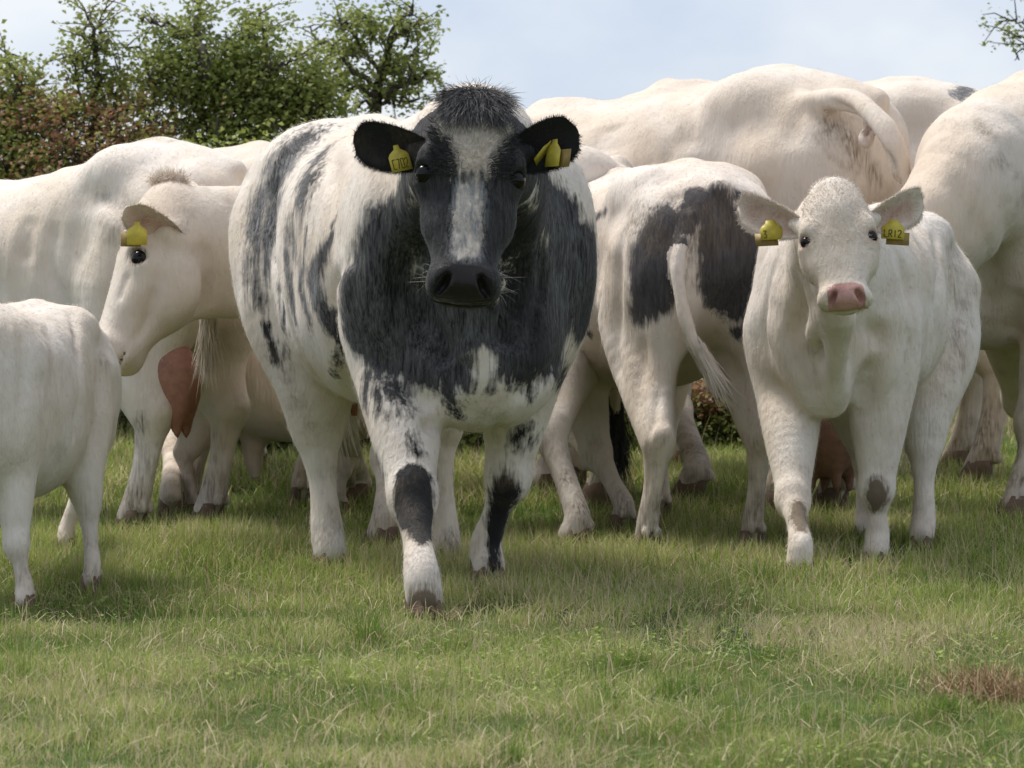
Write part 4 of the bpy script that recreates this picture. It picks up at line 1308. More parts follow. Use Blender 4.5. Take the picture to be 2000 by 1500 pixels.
        if back is not None:       # second plate behind the ear
            dx, dy = back
            V2 = []
            for z in (-0.012, -0.010):
                for x, y in [(-.5, -1), (.5, -1), (.5, -.35), (-.5, -.35)]:
                    V2.append(c + right * (x + dx) * w + up * (y + dy) * h + nn * z)
            T2 = [(0, 2, 1), (0, 3, 2), (4, 5, 6), (4, 6, 7), (0, 1, 5), (0, 5, 4), (1, 2, 6), (1, 6, 5), (2, 3, 7), (2, 7, 6), (3, 0, 4), (3, 4, 7)]
            obj('tag_back_plate', mesh_np('tag_back_plate', np.array(V2), tris=np.array(T2), smooth=False), TAGB, o)
        return o
    def udder(self, c, r, mat, teats=4, seed=1, down=0.07, vox=0.012):
        d = Sdf(); c = np.asarray(c, float); r = np.asarray(r, float)
        d.ell(c, r, 0.03)
        d.ell(c + np.array([0, r[1] * .35, -r[2] * .25]), r * [0.8, .62, .85], 0.03); d.ell(c + np.array([0, -r[1] * .35, -r[2] * .25]), r * [0.8, .62, .85], 0.03)
        for i in range(teats):
            x = (0.4 if i % 2 else -0.4) * r[0]; y = (0.45 if i // 2 else -0.45) * r[1]
            t = c + np.array([x, y, -r[2] * 0.92])
            d.chain([t + [0, 0, .03], t - [0, 0, down * .6], t - [0, y * .1, down]], [0.022, 0.016, 0.011], 0.025)
        V, Q = d.mesh(vox)
        obj('udder', mesh_np('udder', V, quads=Q), mat, self.root)

CREAM = coat_material('cream_coat')
WHITE = coat_material('white_coat', white=(0.755, 0.69, 0.62, 1))
BLUE = coat_material('blue_roan_coat', white=(0.74, 0.675, 0.605, 1), soft=0.68, blot=2.6, lockamp=3.4, nose=(0.016, 0.013, 0.012, 1), earskin=(0.02, 0.016, 0.016, 1))
SPOT = coat_material('spotted_coat', white=(0.71, 0.64, 0.57, 1), soft=0.5, blot=1.6, lockamp=1.4, dark=(0.045, 0.042, 0.045, 1), grey=(0.16, 0.15, 0.15, 1))
VOX = 0.0085
YV = np.array([0, 1.0, 0]); TOCAM = np.array([0, -1.0, 0])
COWS, CALVES = 'cows of the herd', 'calves of the herd'

# ---- black and white cow facing the camera
def hero():
    A = Animal('cow', (-0.289, 0.826), (0.342, -0.94), 1.0, 'big black and white roan cow with grey blaze and black tagged ears', 'cow', COWS, BLUE, 0.0080, wide=1.06, deep=1.0, dark_hoof=False); A.leg = 0.97; A.grime = 0.4
    def mod(T):
        T[:, 3] *= np.interp(T[:, 0], [-0.8, -0.6, -0.4, 0, 0.4], [1.18, 1.14, 1.07, 0.98, 1.0]); return T
    A.torso(mod); A.flanks()
    A.sd.ell((0.60, 0, 0.66), (0.20, 0.22, 0.21), 0.12)
    for g in (-1, 1):      # heavy double muscling
        A.sd.ell((-0.58, g * 0.235, 1.05), (0.24, 0.15, 0.30), 0.08)
        A.sd.ell((0.50, g * 0.255, 0.98), (0.16, 0.13, 0.30), 0.08)
    A.foreleg(-1, (826, 1205), thick=1.12, knee=0.34); A.foreleg(1, (952, 1150), thick=1.05, knee=0.33)
    A.hindleg(-1, (642, 1120), thick=1.1); A.hindleg(1, (872, 1108))
    A.tail()
    A.head(P(926, 215, 15.72), P(903, 585, 15.50), (0.06, -0.93, 0.42),
           ears={-1: dict(tip=P(690, 278, 15.72), normal=(0.15, -1, -0.45), W=0.114, cup=0.6, bend=(0, 0, 0.05)),
                 1: dict(tip=P(1128, 262, 15.66), normal=(-0.35, -1, -0.45), W=0.116, cup=0.65, bend=(0, 0, 0.05))},
           neck_r=(0.33, 0.29, 0.235, 0.165), fat=1.22, muzf=1.10, eye_t=0.385, crown=0.84, cheek=1.2)
    A.build()
    # folds and muscle edges
    K = A.crease
    K([(838, 380), (812, 500), (812, 600), (850, 680), (880, 720)], 0.06, 0.075)          # neck to shoulder, her right
    K([(1030, 400), (1020, 520), (1000, 620), (985, 690)], 0.06, 0.08)                    # neck to shoulder, her left
    K([(1062, 440), (1060, 560), (1035, 680)], 0.018, 0.014); K([(790, 420), (765, 520), (775, 620)], 0.016, 0.010)
    K([(690, 500), (650, 600), (665, 720), (690, 780)], 0.035, 0.035)                        # behind the shoulder
    K([(740, 700), (790, 760), (860, 800)], 0.03, 0.018); K([(1000, 780), (1060, 740), (1100, 690)], 0.03, 0.018)
    K([(900, 660), (910, 760), (905, 850)], 0.035, -0.018)
    K([(880, 880), (840, 830), (830, 780)], 0.025, 0.02); K([(950, 880), (975, 820)], 0.025, 0.02)
    K([(560, 300), (530, 420), (540, 560), (570, 660)], 0.03, 0.016); K([(600, 250), (650, 330), (650, 450)], 0.05, 0.015)
    K([(560, 600), (590, 690), (640, 760)], 0.02, 0.014)
    # hide pattern
    S = A.stroke
    S([(790, 350, 40), (760, 440, 55), (730, 560, 90), (740, 650, 80)]); S([(690, 560, 50), (690, 650, 50)])
    S([(1060, 350, 60), (1100, 430, 70), (1100, 560, 90), (1080, 660, 70)]); S([(1140, 480, 60), (1140, 620, 60)]); S([(1050, 430, 50), (1055, 560, 60)])
    S([(860, 640, 130), (1020, 620, 120)]); S([(820, 480, 90), (900, 560, 140), (1010, 480, 100)]); S([(760, 700, 48), (840, 715, 55), (900, 735, 38)]); S([(1020, 700, 60), (1090, 690, 40)])
    S([(945, 700, 22), (940, 760, 16)], erase=True, soft=0.02)
    S([(820, 520, 40), (840, 560, 40)]); S([(1012, 525, 8), (992, 560, 13), (980, 590, 15)], erase=True, soft=0.02)             # pale throat patch
    S([(718, 740, 20), (712, 795, 12)], soft=0.04); S([(770, 745, 26), (790, 790, 14)], soft=0.04); S([(735, 760, 16), (745, 800, 8)], soft=0.04); S([(1085, 700, 26), (1100, 745, 16)], soft=0.04); S([(1040, 740, 22), (1050, 765, 10)], soft=0.04); S([(760, 760, 16), (785, 785, 14)]); S([(1080, 720, 20), (1095, 740, 16)]); S([(880, 790, 14), (900, 815, 8)]); S([(870, 740, 40), (890, 790, 10)])
    S([(1022, 838, 20), (1008, 862, 16)]); S([(1040, 855, 8)])
    S([(800, 850, 5), (815, 885, 8)]); S([(735, 900, 9), (750, 935, 9)])
    S([(808, 935, 40), (815, 990, 52), (822, 1035, 30), (826, 1066, 6)], soft=0.012)       # near knee
    S([(985, 950, 26), (982, 985, 32), (972, 1040, 24), (966, 1105, 16)], soft=0.02)       # far knee
    # flank
    S([(600, 262, 34), (548, 335, 62), (528, 430, 56), (520, 520, 24)], soft=0.06); S([(506, 400, 34), (498, 490, 26), (500, 580, 14)], soft=0.045)
    S([(625, 290, 24), (592, 375, 36), (570, 460, 30), (580, 520, 14)], soft=0.05)
    S([(645, 465, 20), (612, 545, 30), (632, 620, 24), (660, 690, 12)], soft=0.022); S([(645, 440, 9), (655, 415, 5)], soft=0.02)
    S([(600, 450, 14), (588, 560, 16), (606, 630, 9)], soft=0.022); S([(560, 500, 18), (572, 590, 13), (578, 630, 7)], soft=0.022); S([(545, 560, 10), (556, 650, 8)], soft=0.025)
    S([(570, 540, 10), (575, 600, 8)], soft=0.02); S([(655, 690, 8), (650, 735, 8)], soft=0.02); S([(550, 640, 7), (552, 690, 6)], soft=0.02)
    S([(520, 640, 12), (540, 700, 14)], soft=0.02); S([(536, 560, 8), (545, 610, 6)], soft=0.02)
    S([(800, 380, 30), (790, 450, 40)], soft=0.03)
    A.att['dark'] = np.where(A.headc > 0.0, 2.0, A.att['dark'])
    # roan amounts and pale forehead
    S([(700, 560, 200), (900, 660, 120)], 'roan', soft=0.10, val=0.42); S([(1100, 480, 110), (1100, 640, 60)], 'roan', soft=0.08, val=0.45)
    S([(540, 400, 150), (600, 560, 90)], 'roan', soft=0.08, val=0.9)
    h, x, f, t = A.hd, A.hx, A.hf, A.headc
    nb = len(A.V)
    on = (t > -0.2)
    blz = np.exp(-(x / 0.085) ** 4) * np.clip((t - 0.36) * 8, 0, 1) * np.clip((0.88 - t) * 14, 0, 1) * (f > 0)
    rv = np.where(on, np.maximum(0.13, 1.5 * blz), A.att['roan'][:nb])
    A.att['roan'][:nb] = rv
    star = np.clip(0.07 + 0.10 * np.clip((0.36 - t) / 0.22, 0, 1) - np.abs(x - 0.01), -1, 1)
    inst = np.minimum(star, np.minimum(t - 0.13, 0.40 - t)) / 0.03
    A.att['dark'][:nb] = np.where(on & (f > 0), np.minimum(A.att['dark'][:nb], -np.clip(inst, -2, 1.2)), A.att['dark'][:nb])
    A.att['dark'] = np.where(on & (f > 0), A.att['dark'] * (1 - np.clip(blz * 1.2, 0, 1)) + 0.05 * np.clip(blz * 1.2, 0, 1), A.att['dark'])
    for g in (-1, 1):
        A.att['dark'][A.ear_slices[g]] = 2.0
        A.att['lining'][A.ear_slices[g]] *= 0.6
    # dirt
    S([(540, 690, 40), (570, 770, 34), (600, 830, 30)], 'dirt_shade', soft=0.07, val=0.5); S([(825, 1182, 40)], 'dirt_shade', soft=0.03, val=1.5); S([(950, 1115, 22)], 'dirt_shade', soft=0.03, val=0.9)
    S([(985, 930, 30)], 'dirt_shade', soft=0.03, val=0.7); S([(885, 1060, 30)], 'dirt_shade', soft=0.04, val=0.8); S([(960, 830, 50)], 'dirt_shade', soft=0.06, val=0.5)
    A.finish(hair=110000, hl=0.016)
    # woolly poll
    top = np.nonzero((t > -0.08) & (t < 0.10) & (np.abs(x) < 0.115) & (f > -0.12))[0]
    def dfn(b, n, r):
        q = (b - h['o']) @ h['r'] / h['L']; e = (b - h['o']) @ h['a'] / h['L']
        return h['a'][None] * (0.45 + 2.0 * e[:, None]) + h['u'] * 0.22 + n * 0.16 + h['r'][None] * (q[:, None] * 2.2) + r.normal(0, 0.13, b.shape)
    A.tuft('forelock', top, dfn, 0.070, 0.0015, 71, 6500, dict(dark=2.0, roan=0.85, dirt_shade=0.0, nose=0.0, lining=0.0), grav=0.15, curl=0.12)
    crest = np.nonzero((t > -0.09) & (t < 0.0) & (np.abs(x) < 0.10))[0]
    A.tuft('crest_hair', crest, lambda b, n, r: -h['a'] * 0.8 + n * 0.4 + r.normal(0, 0.45, b.shape), 0.026, 0.0012, 76, 140, dict(dark=2.0, roan=0.3, dirt_shade=0.0, nose=0.0, lining=0.0), grav=0.2)
    fr = np.nonzero((t > 0.10) & (t < 0.42) & (np.abs(x) < 0.2) & (f > 0.05))[0]
    def dfn2(b, n, r):
        q = (b - h['o']); xx = q @ h['r'] / h['L']; tt = q @ h['a'] / h['L'] - 0.40
        return n * 0.5 + h['r'][None] * xx[:, None] * 6 + h['a'][None] * tt[:, None] * 3.0 + r.normal(0, 0.25, b.shape)
    r = np.random.default_rng(72)
    k = r.choice(fr, 3800)
    hm = hair_mesh('forehead_hair', A.V[k] + r.normal(0, 0.004, (len(k), 3)), dfn2(A.V[k], A.N[k], r), r.uniform(0.012, 0.028, len(k)), 0.0019, {q: A.att[q][k] for q in A.att}, seg=2, curl=0.2, seed=73)
    obj('forehead_hair', hm, A.mat, A.root)['kind'] = 'stuff'
    # whiskers
    mz = np.nonzero((t > 0.80) & (t < 0.95) & (np.abs(x) > 0.15) & (f < 0.06))[0]
    A.tuft('whiskers', mz, lambda b, n, r: n + r.normal(0, 0.3, b.shape), 0.05, 0.0009, 74, 40, dict(dark=-2.0, roan=0.0, dirt_shade=0.0, nose=0.0, lining=0.0), grav=0.3, jit=0.002)
    # tags
    A.ear_tag(A.on(769, 284, 0.03), (-0.28, 0.22, 1), (1, 0.25, 0.2), 0.060, 0.078, '[702', neckw=0.30)
    A.ear_tag(A.on(1085, 275, 0.02), (0.12, 0.2, 1), (0.75, -0.6, 0.1), 0.050, 0.080, None, neckw=0.42, back=(0.55, 0.0))
    A.ear_tag(A.on(1073, 276, 0.012), (0.62, 0.2, 0.8), (0.5, 0.75, 0.3), 0.046, 0.076, None, neckw=0.42)
    A.udder(np.array([-0.48, -0.02, 0.68]), (0.12, 0.09, 0.12), UDDER)
    u = A.L(P(722, 905, 17.2))
    A.switch(np.array([-0.90, 0.02, 0.62]), (0, 0, -1), 0.30, 0.10, 1200, dict(dark=-2.0, roan=0.0, dirt_shade=0.3, nose=0.0, lining=0.0), 75)
    return A
hero()

# ---- white calf facing the camera
def white_calf():
    A = Animal('calf', (1.108, 1.757), (-0.295, -0.955), 0.79, 'creamy white calf with pink nose, tagged ears and muddy knees', 'calf', CALVES, WHITE, 0.0075, wide=0.98, deep=0.88); A.smudge = 0.25; A.grime = 0.3; A.leg = 0.95
    def mod(T):
        T[:, 3] *= np.interp(T[:, 0], [-0.8, -0.3, 0.1], [0.88, 0.92, 1.0]); return T
    A.torso(mod); A.flanks()
    A.foreleg(-1, (1562, 1128), thick=1.1, knee=0.295); A.foreleg(1, (1712, 1102), thick=1.1, knee=0.305)
    A.hindleg(1, (1802, 1078), thick=1.12); A.hindleg(-1, (1690, 1062))
    A.tail()
    A.head(P(1625, 370, 16.82), P(1655, 608, 16.62), (-0.04, -0.92, 0.45), L=0.408, fat=1.32, muzf=1.27, eye_t=0.47, rim=('lining', 0.9), crown=1.2, cheek=1.25,
           ears={-1: dict(tip=P(1441, 412, 16.95), normal=(0.2, -1, -0.28), W=0.096, cup=0.6, bend=(0, 0, 0.05)),
                 1: dict(tip=P(1803, 400, 16.95), normal=(-0.05, -1, -0.28), W=0.096, cup=0.6, bend=(0, 0, 0.05))},
           neck_r=(0.27, 0.235, 0.19, 0.15))
    A.sd.chain([A.L(P(1640, 620, 17.0)), A.L(P(1634, 720, 17.14)), A.L(P(1630, 790, 17.26))], [0.05, 0.032, 0.022], 0.06)
    A.build()
    K = A.crease
    K([(1562, 560), (1555, 650), (1580, 740), (1590, 800)], 0.035, 0.035); K([(1702, 560), (1712, 650), (1690, 740), (1680, 800)], 0.035, 0.035)
    K([(1520, 500), (1495, 600), (1500, 700)], 0.022, 0.012); K([(1750, 480), (1775, 580), (1765, 690)], 0.02, 0.014); K([(1790, 470), (1815, 560), (1815, 660)], 0.018, 0.012)
    K([(1830, 440), (1835, 560), (1825, 700)], 0.03, 0.02); K([(1500, 740), (1540, 790), (1580, 820)], 0.025, 0.014)
    K([(1785, 640), (1770, 720), (1740, 790)], 0.025, 0.014)
    S = A.stroke
    S([(1560, 985, 16), (1562, 1008, 22), (1565, 1035, 10)], 'dirt_shade', soft=0.02, val=1.8)
    S([(1710, 950, 16), (1712, 970, 24), (1712, 992, 12)], 'dirt_shade', soft=0.02, val=1.8)
    S([(1860, 470, 40), (1868, 600, 50), (1870, 700, 40)], 'dirt_shade', soft=0.10, val=0.62); S([(1850, 780, 30), (1820, 850, 20)], 'dirt_shade', soft=0.05, val=0.45)  # rump and flank: shade painted into the coat colour, with some dirt
    S([(1585, 720, 16), (1580, 690, 16)], 'dirt_shade', soft=0.04, val=0.45); S([(1690, 710, 16)], 'dirt_shade', soft=0.04, val=0.4)
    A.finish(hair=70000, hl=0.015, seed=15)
    h, x, f, t = A.hd, A.hx, A.hf, A.headc
    fr = np.nonzero((t > -0.06) & (t < 0.55) & (np.abs(x) < 0.24) & (f > 0.0))[0]
    r = np.random.default_rng(82); k = r.choice(fr, 2200)
    q = A.V[k] - h['o']; xx = q @ h['r'] / h['L']; tt = q @ h['a'] / h['L'] - 0.48
    d = A.N[k] * 0.12 + h['r'][None] * xx[:, None] * 5 + h['a'][None] * tt[:, None] * 2.6 + r.normal(0, 0.3, A.V[k].shape)
    at = {w: A.att[w][k] for w in A.att}; at['dirt_shade'] = np.where(r.uniform(0, 1, len(k)) < 0.10, 0.3, 0.0)
    hm = hair_mesh('forehead_hair', A.V[k] + r.normal(0, 0.002, (len(k), 3)), d, r.uniform(0.005, 0.012, len(k)), 0.0013, at, seg=2, curl=0.2, seed=83, normals=A.N[k])
    obj('forehead_hair', hm, A.mat, A.root)['kind'] = 'stuff'
    A.ear_tag(A.on(1506, 434, 0.035), (-0.10, 0.3, 1), (1, 0.1, -0.12), 0.070, 0.062, '3   ', neckw=0.5, back=(-0.22, -0.24))
    A.ear_tag(A.on(1746, 434, 0.045), (0.08, 0.3, 1), (1, 0.0, 0.16), 0.070, 0.062, 'LRI2', neckw=0.5, back=(0.22, -0.22))
    A.switch(np.array([-0.72, 0.02, 0.48]), (0, 0, -1), 0.25, 0.10, 800, dict(dark=-2.0, roan=0.0, dirt_shade=0.2, nose=0.0, lining=0.0), 85)
white_calf()

# ---- spotted calf from behind
def spotted_calf():
    A = Animal('calf', (0.462, 2.43), (-0.29, 0.957), 0.865, 'black spotted white calf showing its rump, pale tail hanging to one side', 'calf', CALVES, SPOT, 0.0085, wide=1.0, deep=0.93)
    A.torso(); A.flanks()
    A.hindleg(1, (1262, 1085), thick=0.95); A.hindleg(-1, (1468, 1075), thick=0.95)
    A.foreleg(1, (1216, 1045)); A.foreleg(-1, None)
    tp = np.array([A.L(P(1366, 362, 17.82)), A.L(P(1350, 425, 17.72)), A.L(P(1326, 500, 17.66)), A.L(P(1330, 590, 17.62)), A.L(P(1352, 660, 17.6)), A.L(P(1385, 718, 17.6))])
    A.tail(tp, r0=0.028, r1=0.022)
    A.head(A.Wd(np.array([[1.0, 0.05, 1.05]]))[0], A.Wd(np.array([[1.30, 0.12, 0.72]]))[0], A.Wd(np.array([[0.7, 0, 0.7]]))[0] - A.loc, L=0.40)
    A.build()
    K = A.crease
    K([(1300, 400), (1335, 385), (1345, 420)], 0.03, 0.015); K([(1400, 390), (1420, 430), (1425, 520)], 0.03, 0.016); K([(1235, 420), (1205, 540), (1200, 680), (1215, 760)], 0.03, 0.02)
    K([(1270, 345)], 0.06, -0.02); K([(1255, 640), (1250, 740), (1250, 820)], 0.025, 0.012)
    K([(1285, 760), (1275, 830), (1268, 890)], 0.014, 0.010); K([(1180, 480), (1165, 600), (1170, 700)], 0.025, 0.012)
    S = A.stroke
    S([(1360, 380, 26), (1342, 440, 24)], soft=0.015)
    S([(1300, 425, 36), (1270, 500, 55), (1270, 570, 56), (1250, 605, 34)], soft=0.035); S([(1320, 480, 30), (1330, 540, 30)], soft=0.03)
    S([(1400, 400, 40), (1420, 480, 60), (1400, 560, 40), (1440, 600, 36)], soft=0.03); S([(1470, 480, 50), (1470, 640, 30)], soft=0.03); S([(1440, 650, 16)], soft=0.02)
    S([(1440, 380, 14), (1470, 385, 10)], soft=0.02); S([(1160, 430, 8), (1185, 410, 6)], soft=0.02); S([(1150, 650, 10)], soft=0.02)
    # the hanging tail stays pale below the dark root
    c = tp[2:]
    for i in range(len(c) - 1):
        a, b = c[i], c[i + 1]; ba = b - a
        tt = np.clip(((A.V - a) @ ba) / (ba @ ba), 0, 1)
        dist = np.linalg.norm(A.V - a - tt[:, None] * ba, axis=1)
        A.att['dark'] = np.where(dist < 0.04, -2.0, A.att['dark'])
    A.att['roan'] += 0.35
    S([(1240, 420, 40), (1290, 460, 50)], 'dirt_shade', soft=0.07, val=0.75); S([(1400, 440, 70)], 'dirt_shade', soft=0.06, val=0.7); S([(1250, 700, 50)], 'dirt_shade', soft=0.1, val=0.35)
    S([(1265, 920, 35), (1260, 1000, 20)], 'dirt_shade', soft=0.05, val=0.45); S([(1470, 900, 35), (1460, 1000, 20)], 'dirt_shade', soft=0.05, val=0.55)
    A.finish(hair=45000, seed=25)
    A.switch(tp[-2] * 0.3 + tp[-1] * 0.7, A.L(P(1438, 800, 17.6)) - tp[-1], 0.17, 0.055, 1600, dict(dark=-2.0, roan=0.0, dirt_shade=0.15, nose=0.0, lining=0.0), 95)
spotted_calf()

def tilt(k):
    def mod(T):
        dz = k * (T[:, 0] + 0.46)
        T[:, 1] -= np.where(dz > 0, dz, 0); T[:, 2] -= np.where(dz > 0, dz * 0.5, 0); return T
    return mod

def back_head(A, fwd=0.95, z=0.75, side=0.0, dz=-0.42, L=0.5, nb=1.10):
    s = A.s
    p = np.array([fwd * s, side * s, z * s]); m = p + np.array([0.30 * s, side * 0.4 * s, dz * s])
    A.head(A.Wd(p[None])[0], A.Wd(m[None])[0], A.R.T @ np.array([0.8, 0, 0.6]), L=L * s, neckbase=(0.50, 0, nb))

# ---- big cow behind, quarters turned to the camera
def big_back_cow():
    A = Animal('cow', (0.513, 3.80), (-0.866, 0.5), 1.075, 'large cream cow with dung-stained quarters standing behind the spotted calf', 'cow', COWS, CREAM, 0.0105, wide=1.02)
    A.torso(tk=0.11); A.flanks()
    A.hindleg(1, (1512, 1012)); A.hindleg(-1, (1625, 1005)); A.foreleg(1, (1172, 1000)); A.foreleg(-1, None)
    tp = np.array([A.L(P(1575, 205, 19.25)), A.L(P(1650, 196, 19.08)), A.L(P(1706, 226, 18.95)), A.L(P(1744, 285, 18.88)), A.L(P(1768, 370, 18.85)), A.L(P(1772, 520, 18.85)), A.L(P(1772, 640, 18.85))])
    A.tail(tp, r0=0.045, r1=0.02, root=0.9)
    A.sd.ell(A.L(P(1692, 262, 18.97)), (0.035, 0.03, 0.055), 0.02)
    back_head(A, 1.0, 0.95, 0.12, nb=1.0)
    A.build(); S = A.stroke; K = A.crease
    K([(1630, 200), (1675, 245), (1715, 300), (1742, 370), (1748, 440)], 0.022, 0.035); K([(1600, 190), (1560, 230), (1540, 300)], 0.05, 0.012)
    K([(1290, 200), (1310, 260), (1300, 330)], 0.04, 0.014); K([(1370, 175), (1350, 230), (1340, 300)], 0.05, 0.018); K([(1200, 240), (1190, 300)], 0.05, 0.012); K([(1440, 220), (1480, 300), (1490, 380)], 0.06, -0.014)
    K([(1100, 250), (1090, 330)], 0.05, 0.012)
    S([(1630, 250, 36), (1670, 295, 34), (1715, 350, 22)], 'dirt_shade', soft=0.06, val=0.85); S([(1640, 262, 20)], 'dirt_shade', soft=0.04, val=1.0); S([(1560, 270, 20)], 'dirt_shade', soft=0.06, val=0.4); S([(1310, 240, 30), (1300, 300, 24)], 'dirt_shade', soft=0.10, val=0.3)
    S([(1735, 300, 8), (1745, 340, 8)], 'dirt_shade', soft=0.02, val=1.0)
    S([(1690, 250, 11), (1692, 275, 9)], 'lining', soft=0.02, val=0.8); S([(1350, 860, 60)], 'dirt_shade', soft=0.08, val=0.5)
    A.finish(hair=25000, seed=35)
    A.udder(A.L(P(1622, 840, 19.1)), (0.12, 0.11, 0.15), UDDER_B)
    A.switch(tp[-1], (0, 0, -1), 0.3, 0.1, 900, dict(dark=-2.0, roan=0.0, dirt_shade=0.3, nose=0.0, lining=0.0), 96)
big_back_cow()

def far_cow():
    A = Animal('cow', (1.03, 4.92), (-0.985, 0.17), 1.05, 'cream cow with a grey loin patch standing behind the dung-stained cow', 'cow', COWS, CREAM, 0.0115)
    A.torso(); A.flanks()
    A.foreleg(1, (1352, 985)); A.foreleg(-1, None); A.hindleg(1, (1912, 950)); A.hindleg(-1, None)
    A.tail(); back_head(A, 1.0, 0.9, -0.05)
    A.build(); S = A.stroke
    S([(1890, 175, 22), (1870, 190, 18)], soft=0.04); S([(1930, 168, 10)], soft=0.03); A.att['roan'] += 0.9
    S([(1350, 850, 40)], 'dirt_shade', soft=0.08, val=0.7); S([(1915, 850, 40)], 'dirt_shade', soft=0.08, val=0.6)
    A.finish(hair=8000, seed=45)
far_cow()

def right_cow():
    A = Animal('cow', (2.20, 3.36), (-0.92, -0.39), 1.07, 'cream cow with faint grey smudges lowering its neck behind the white calf', 'cow', COWS, CREAM, 0.0105, wide=1.04)
    A.torso(); A.flanks()
    A.foreleg(1, (1988, 1020)); A.foreleg(-1, (2040, 960)); A.hindleg(1, None); A.hindleg(-1, None)
    A.tail()
    A.head(P(1762, 470, 18.55), P(1700, 720, 18.45), (-0.8, -0.35, 0.3), L=0.52, neckmid=P(1900, 370, 18.75), neck_r=(0.30, 0.27, 0.22, 0.15))
    A.build(); S = A.stroke; K = A.crease
    K([(1960, 420), (1930, 520), (1925, 620)], 0.05, 0.03); K([(1870, 300), (1900, 420), (1900, 540)], 0.05, 0.014); K([(1985, 560), (1975, 660)], 0.04, 0.02)
    S([(1960, 315, 26), (1935, 320, 10)], 'dirt_shade', soft=0.05, val=0.5); S([(1995, 385, 26), (1985, 400, 20)], 'dirt_shade', soft=0.05, val=0.55)
    S([(1972, 870, 16), (1978, 900, 14)], 'dirt_shade', soft=0.03, val=1.0); S([(1850, 240, 26), (1825, 290, 20)], 'dirt_shade', soft=0.06, val=0.25)
    A.finish(hair=25000, seed=55)
right_cow()

def head_turned_cow():
    A = Animal('cow', (-0.19, 2.60), (-0.74, -0.67), 0.93, 'cream cow showing her lowered head in profile beside the black and white cow', 'cow', COWS, CREAM, 0.0095, wide=0.95)
    A.torso(); A.flanks()
    A.foreleg(1, (745, 1075)); A.foreleg(-1, (690, 985)); A.hindleg(1, (1118, 1078)); A.hindleg(-1, (1062, 968))
    tp = np.array([(-0.80, 0, 1.33), (-0.875, 0, 1.27), (-0.90, 0, 1.05)]) * A.s
    t2 = A.L(P(1205, 720, 18.75)); t3 = A.L(P(1203, 830, 18.75))
    A.tail(np.vstack([tp, t2, t3]))
    A.head(P(338, 392, 17.95), P(214, 690, 17.80), (-0.84, -0.16, 0.40), L=0.60, neckmid=P(490, 490, 18.1), neck_r=(0.28, 0.26, 0.235, 0.19), fat=1.12, eye_t=0.425, jaw=1.3, rim=('dirt_shade', 1.1),
           ears={1: dict(tip=P(246, 412, 17.66), normal=(-0.1, -1.0, -0.55), W=0.095, cup=0.8, bend=(0, 0, 0.04))}, earL=0.36)
    A.sd.ell(A.H(-0.03, 0, 0.03), (0.045, 0.05, 0.045), 0.03)
    A.build(); S = A.stroke; K = A.crease
    K([(395, 470), (405, 540), (380, 620)], 0.03, 0.016); K([(300, 560), (290, 620), (260, 670)], 0.02, 0.012); K([(250, 530), (232, 590)], 0.015, 0.008); K([(450, 400), (470, 520), (460, 610)], 0.03, 0.010)
    S([(258, 500, 16)], 'dirt_shade', soft=0.02, val=0.9); S([(250, 470, 10)], 'dirt_shade', soft=0.03, val=0.4)
    S([(350, 445, 22)], 'dirt_shade', soft=0.04, val=0.45)
    A.finish(hair=30000, seed=65)
    h, x, t = A.hd, A.hx, A.headc
    top = np.nonzero((np.linalg.norm(A.V - A.H(-0.03, 0, 0.03), axis=1) < 0.055))[0]
    A.tuft('forelock', top, lambda b, n, r: np.array([0, 0, 0.8]) + n * 0.5 - h['a'] * 0.1 + h['u'] * 0.3 + r.normal(0, 1.0, b.shape), 0.024, 0.0016, 66, 3600, dict(dark=-2.0, roan=0.0, dirt_shade=0.22, nose=0.0, lining=0.0), curl=0.9, grav=0.5)
    A.ear_tag(A.on(271, 433, 0.05), (0, 0.15, 1), (1, 0.1, 0), 0.064, 0.075, None, neckw=0.3, back=(-0.3, -0.05))
    A.switch(t3, (0, 0, -1), 0.24, 0.10, 1500, dict(dark=2.0, roan=0.2, dirt_shade=0.0, nose=0.0, lining=0.0), 97)
head_turned_cow()

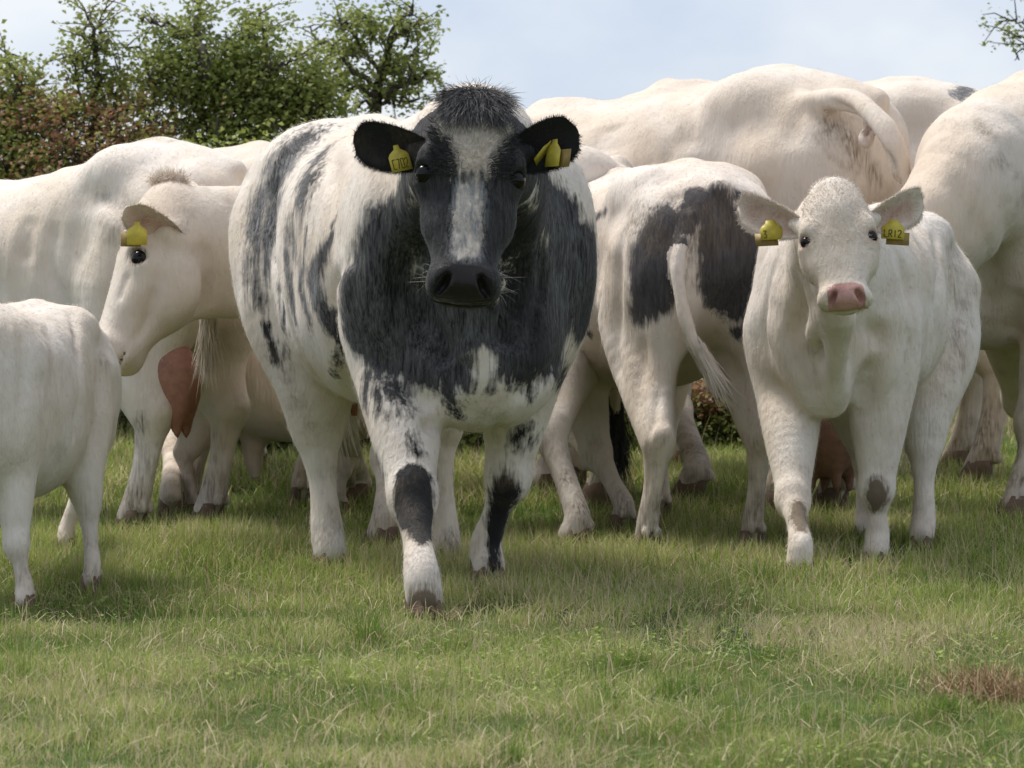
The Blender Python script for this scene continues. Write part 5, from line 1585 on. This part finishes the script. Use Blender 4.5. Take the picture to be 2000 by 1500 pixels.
def left_back_cow():
    A = Animal('cow', (-1.56, 3.02), (-0.84, 0.54), 0.915, 'pale cow with full reddish udder and muddy hocks beside the plump calf', 'cow', COWS, WHITE, 0.0095, wide=1.05)
    A.torso(tk=0.18); A.flanks()
    A.hindleg(1, (258, 1042), thick=1.1); A.hindleg(-1, (408, 1025), thick=1.1); A.foreleg(1, None); A.foreleg(-1, None)
    tp = np.array([A.L(P(345, 345, 18.50)), A.L(P(385, 375, 18.36)), A.L(P(400, 450, 18.25)), A.L(P(406, 560, 18.25)), A.L(P(407, 640, 18.25))])
    A.tail(tp, r0=0.028, root=0.8)
    back_head(A, 1.0, 0.8, nb=0.92)
    A.build(); S = A.stroke; K = A.crease
    K([(108, 430), (100, 520), (118, 600)], 0.03, 0.02); K([(180, 380), (230, 400), (290, 470)], 0.04, 0.016); K([(260, 330), (300, 420), (310, 520)], 0.05, -0.012); K([(60, 420), (50, 520)], 0.04, 0.012)
    S([(215, 450, 30), (235, 400, 25), (190, 380, 16)], 'dirt_shade', soft=0.06, val=0.6); S([(155, 500, 10)], 'dirt_shade', soft=0.03, val=0.5); S([(275, 820, 18), (255, 880, 16), (290, 900, 10), (270, 980, 14)], 'dirt_shade', soft=0.03, val=0.9)
    S([(415, 850, 20), (410, 900, 16)], 'dirt_shade', soft=0.04, val=0.5)
    A.finish(hair=30000, seed=75)
    A.udder(A.L(P(332, 745, 18.5)), (0.12, 0.062, 0.14), UDDER, down=0.05)
    A.switch(tp[-1], (0, 0, -1), 0.20, 0.09, 900, dict(dark=-2.0, roan=0.0, dirt_shade=0.25, nose=0.0, lining=0.0), 98)
left_back_cow()

def far_left_cow():
    A = Animal('cow', (-1.02, 4.62), (-0.25, 0.97), 0.87, 'cream cow whose back shows behind the profile head, udder painted shade-brown below', 'cow', COWS, CREAM, 0.0115)
    A.torso(); A.flanks()
    A.hindleg(1, (372, 1000)); A.hindleg(-1, (590, 985)); A.foreleg(1, (332, 1010)); A.foreleg(-1, None)
    A.tail(); back_head(A, 1.0, 0.8)
    A.build(); A.finish(hair=8000, seed=85)
    A.udder(A.L(P(500, 690, 19.75)), (0.16, 0.11, 0.15), UDDER_B)  # dark brown here paints in the shade under her body
far_left_cow()

def small_calf():
    A = Animal('calf', (-0.80, 3.30), (1.0, 0.05), 0.50, 'small pinkish calf behind the legs of the black and white cow', 'calf', CALVES, CREAM, 0.0095, wide=0.95)
    A.torso(); A.foreleg(1, None); A.foreleg(-1, (690, 985)); A.hindleg(1, None); A.hindleg(-1, None)
    A.tail(); A.sd.chain([(-0.10, 0, 0.30), (-0.10, 0, 0.20), (-0.095, 0, 0.14)], [0.05, 0.035, 0.018], 0.04)
    back_head(A, 0.95, 1.15, 0.1, L=0.5)
    A.build(); A.att['nose'] = np.maximum(A.att['nose'], 0.40 * np.clip((0.42 - A.V[:, 2]) / 0.1, 0, 1) * (A.V[:, 2] > 0.14)); A.finish(hair=6000, seed=95)
small_calf()

def front_left_calf():
    A = Animal('calf', (-1.50, 0.36), (-0.27, -0.963), 0.62, 'plump creamy white calf beside the profile-headed cow, head turned aside', 'calf', CALVES, WHITE, 0.0080, wide=1.04, deep=1.06)
    A.torso(); A.flanks()
    A.foreleg(1, (46, 1188)); A.foreleg(-1, (-60, 1150)); A.hindleg(1, (178, 1160)); A.hindleg(-1, (128, 1085))
    A.tail()
    p = np.array([0.36, -0.56, 0.83]); m = p + np.array([0.16, -0.22, -0.22])
    A.head(A.Wd(p[None])[0], A.Wd(m[None])[0], A.R.T @ np.array([0.5, -0.6, 0.6]), L=0.33, neckmid=A.Wd(np.array([[0.36, -0.28, 0.76]]))[0], neckbase=(0.42, -0.05, 1.10))
    A.sd.chain([(-0.02, 0.30, 0.78), (-0.05, 0.335, 0.6), (-0.03, 0.28, 0.42)], [0.015, 0.02, 0.015], 0.05, sub=True)
    A.build(); S = A.stroke; K = A.crease
    K([(140, 610), (152, 700), (155, 800), (140, 870)], 0.018, 0.016); K([(40, 640), (46, 720), (40, 800)], 0.02, 0.016); K([(90, 640), (100, 740), (90, 840)], 0.03, 0.008); K([(200, 700), (190, 800), (170, 880)], 0.03, 0.010)
    S([(120, 880, 40)], 'dirt_shade', soft=0.06, val=0.4)
    A.finish(hair=40000, seed=105)
front_left_calf()
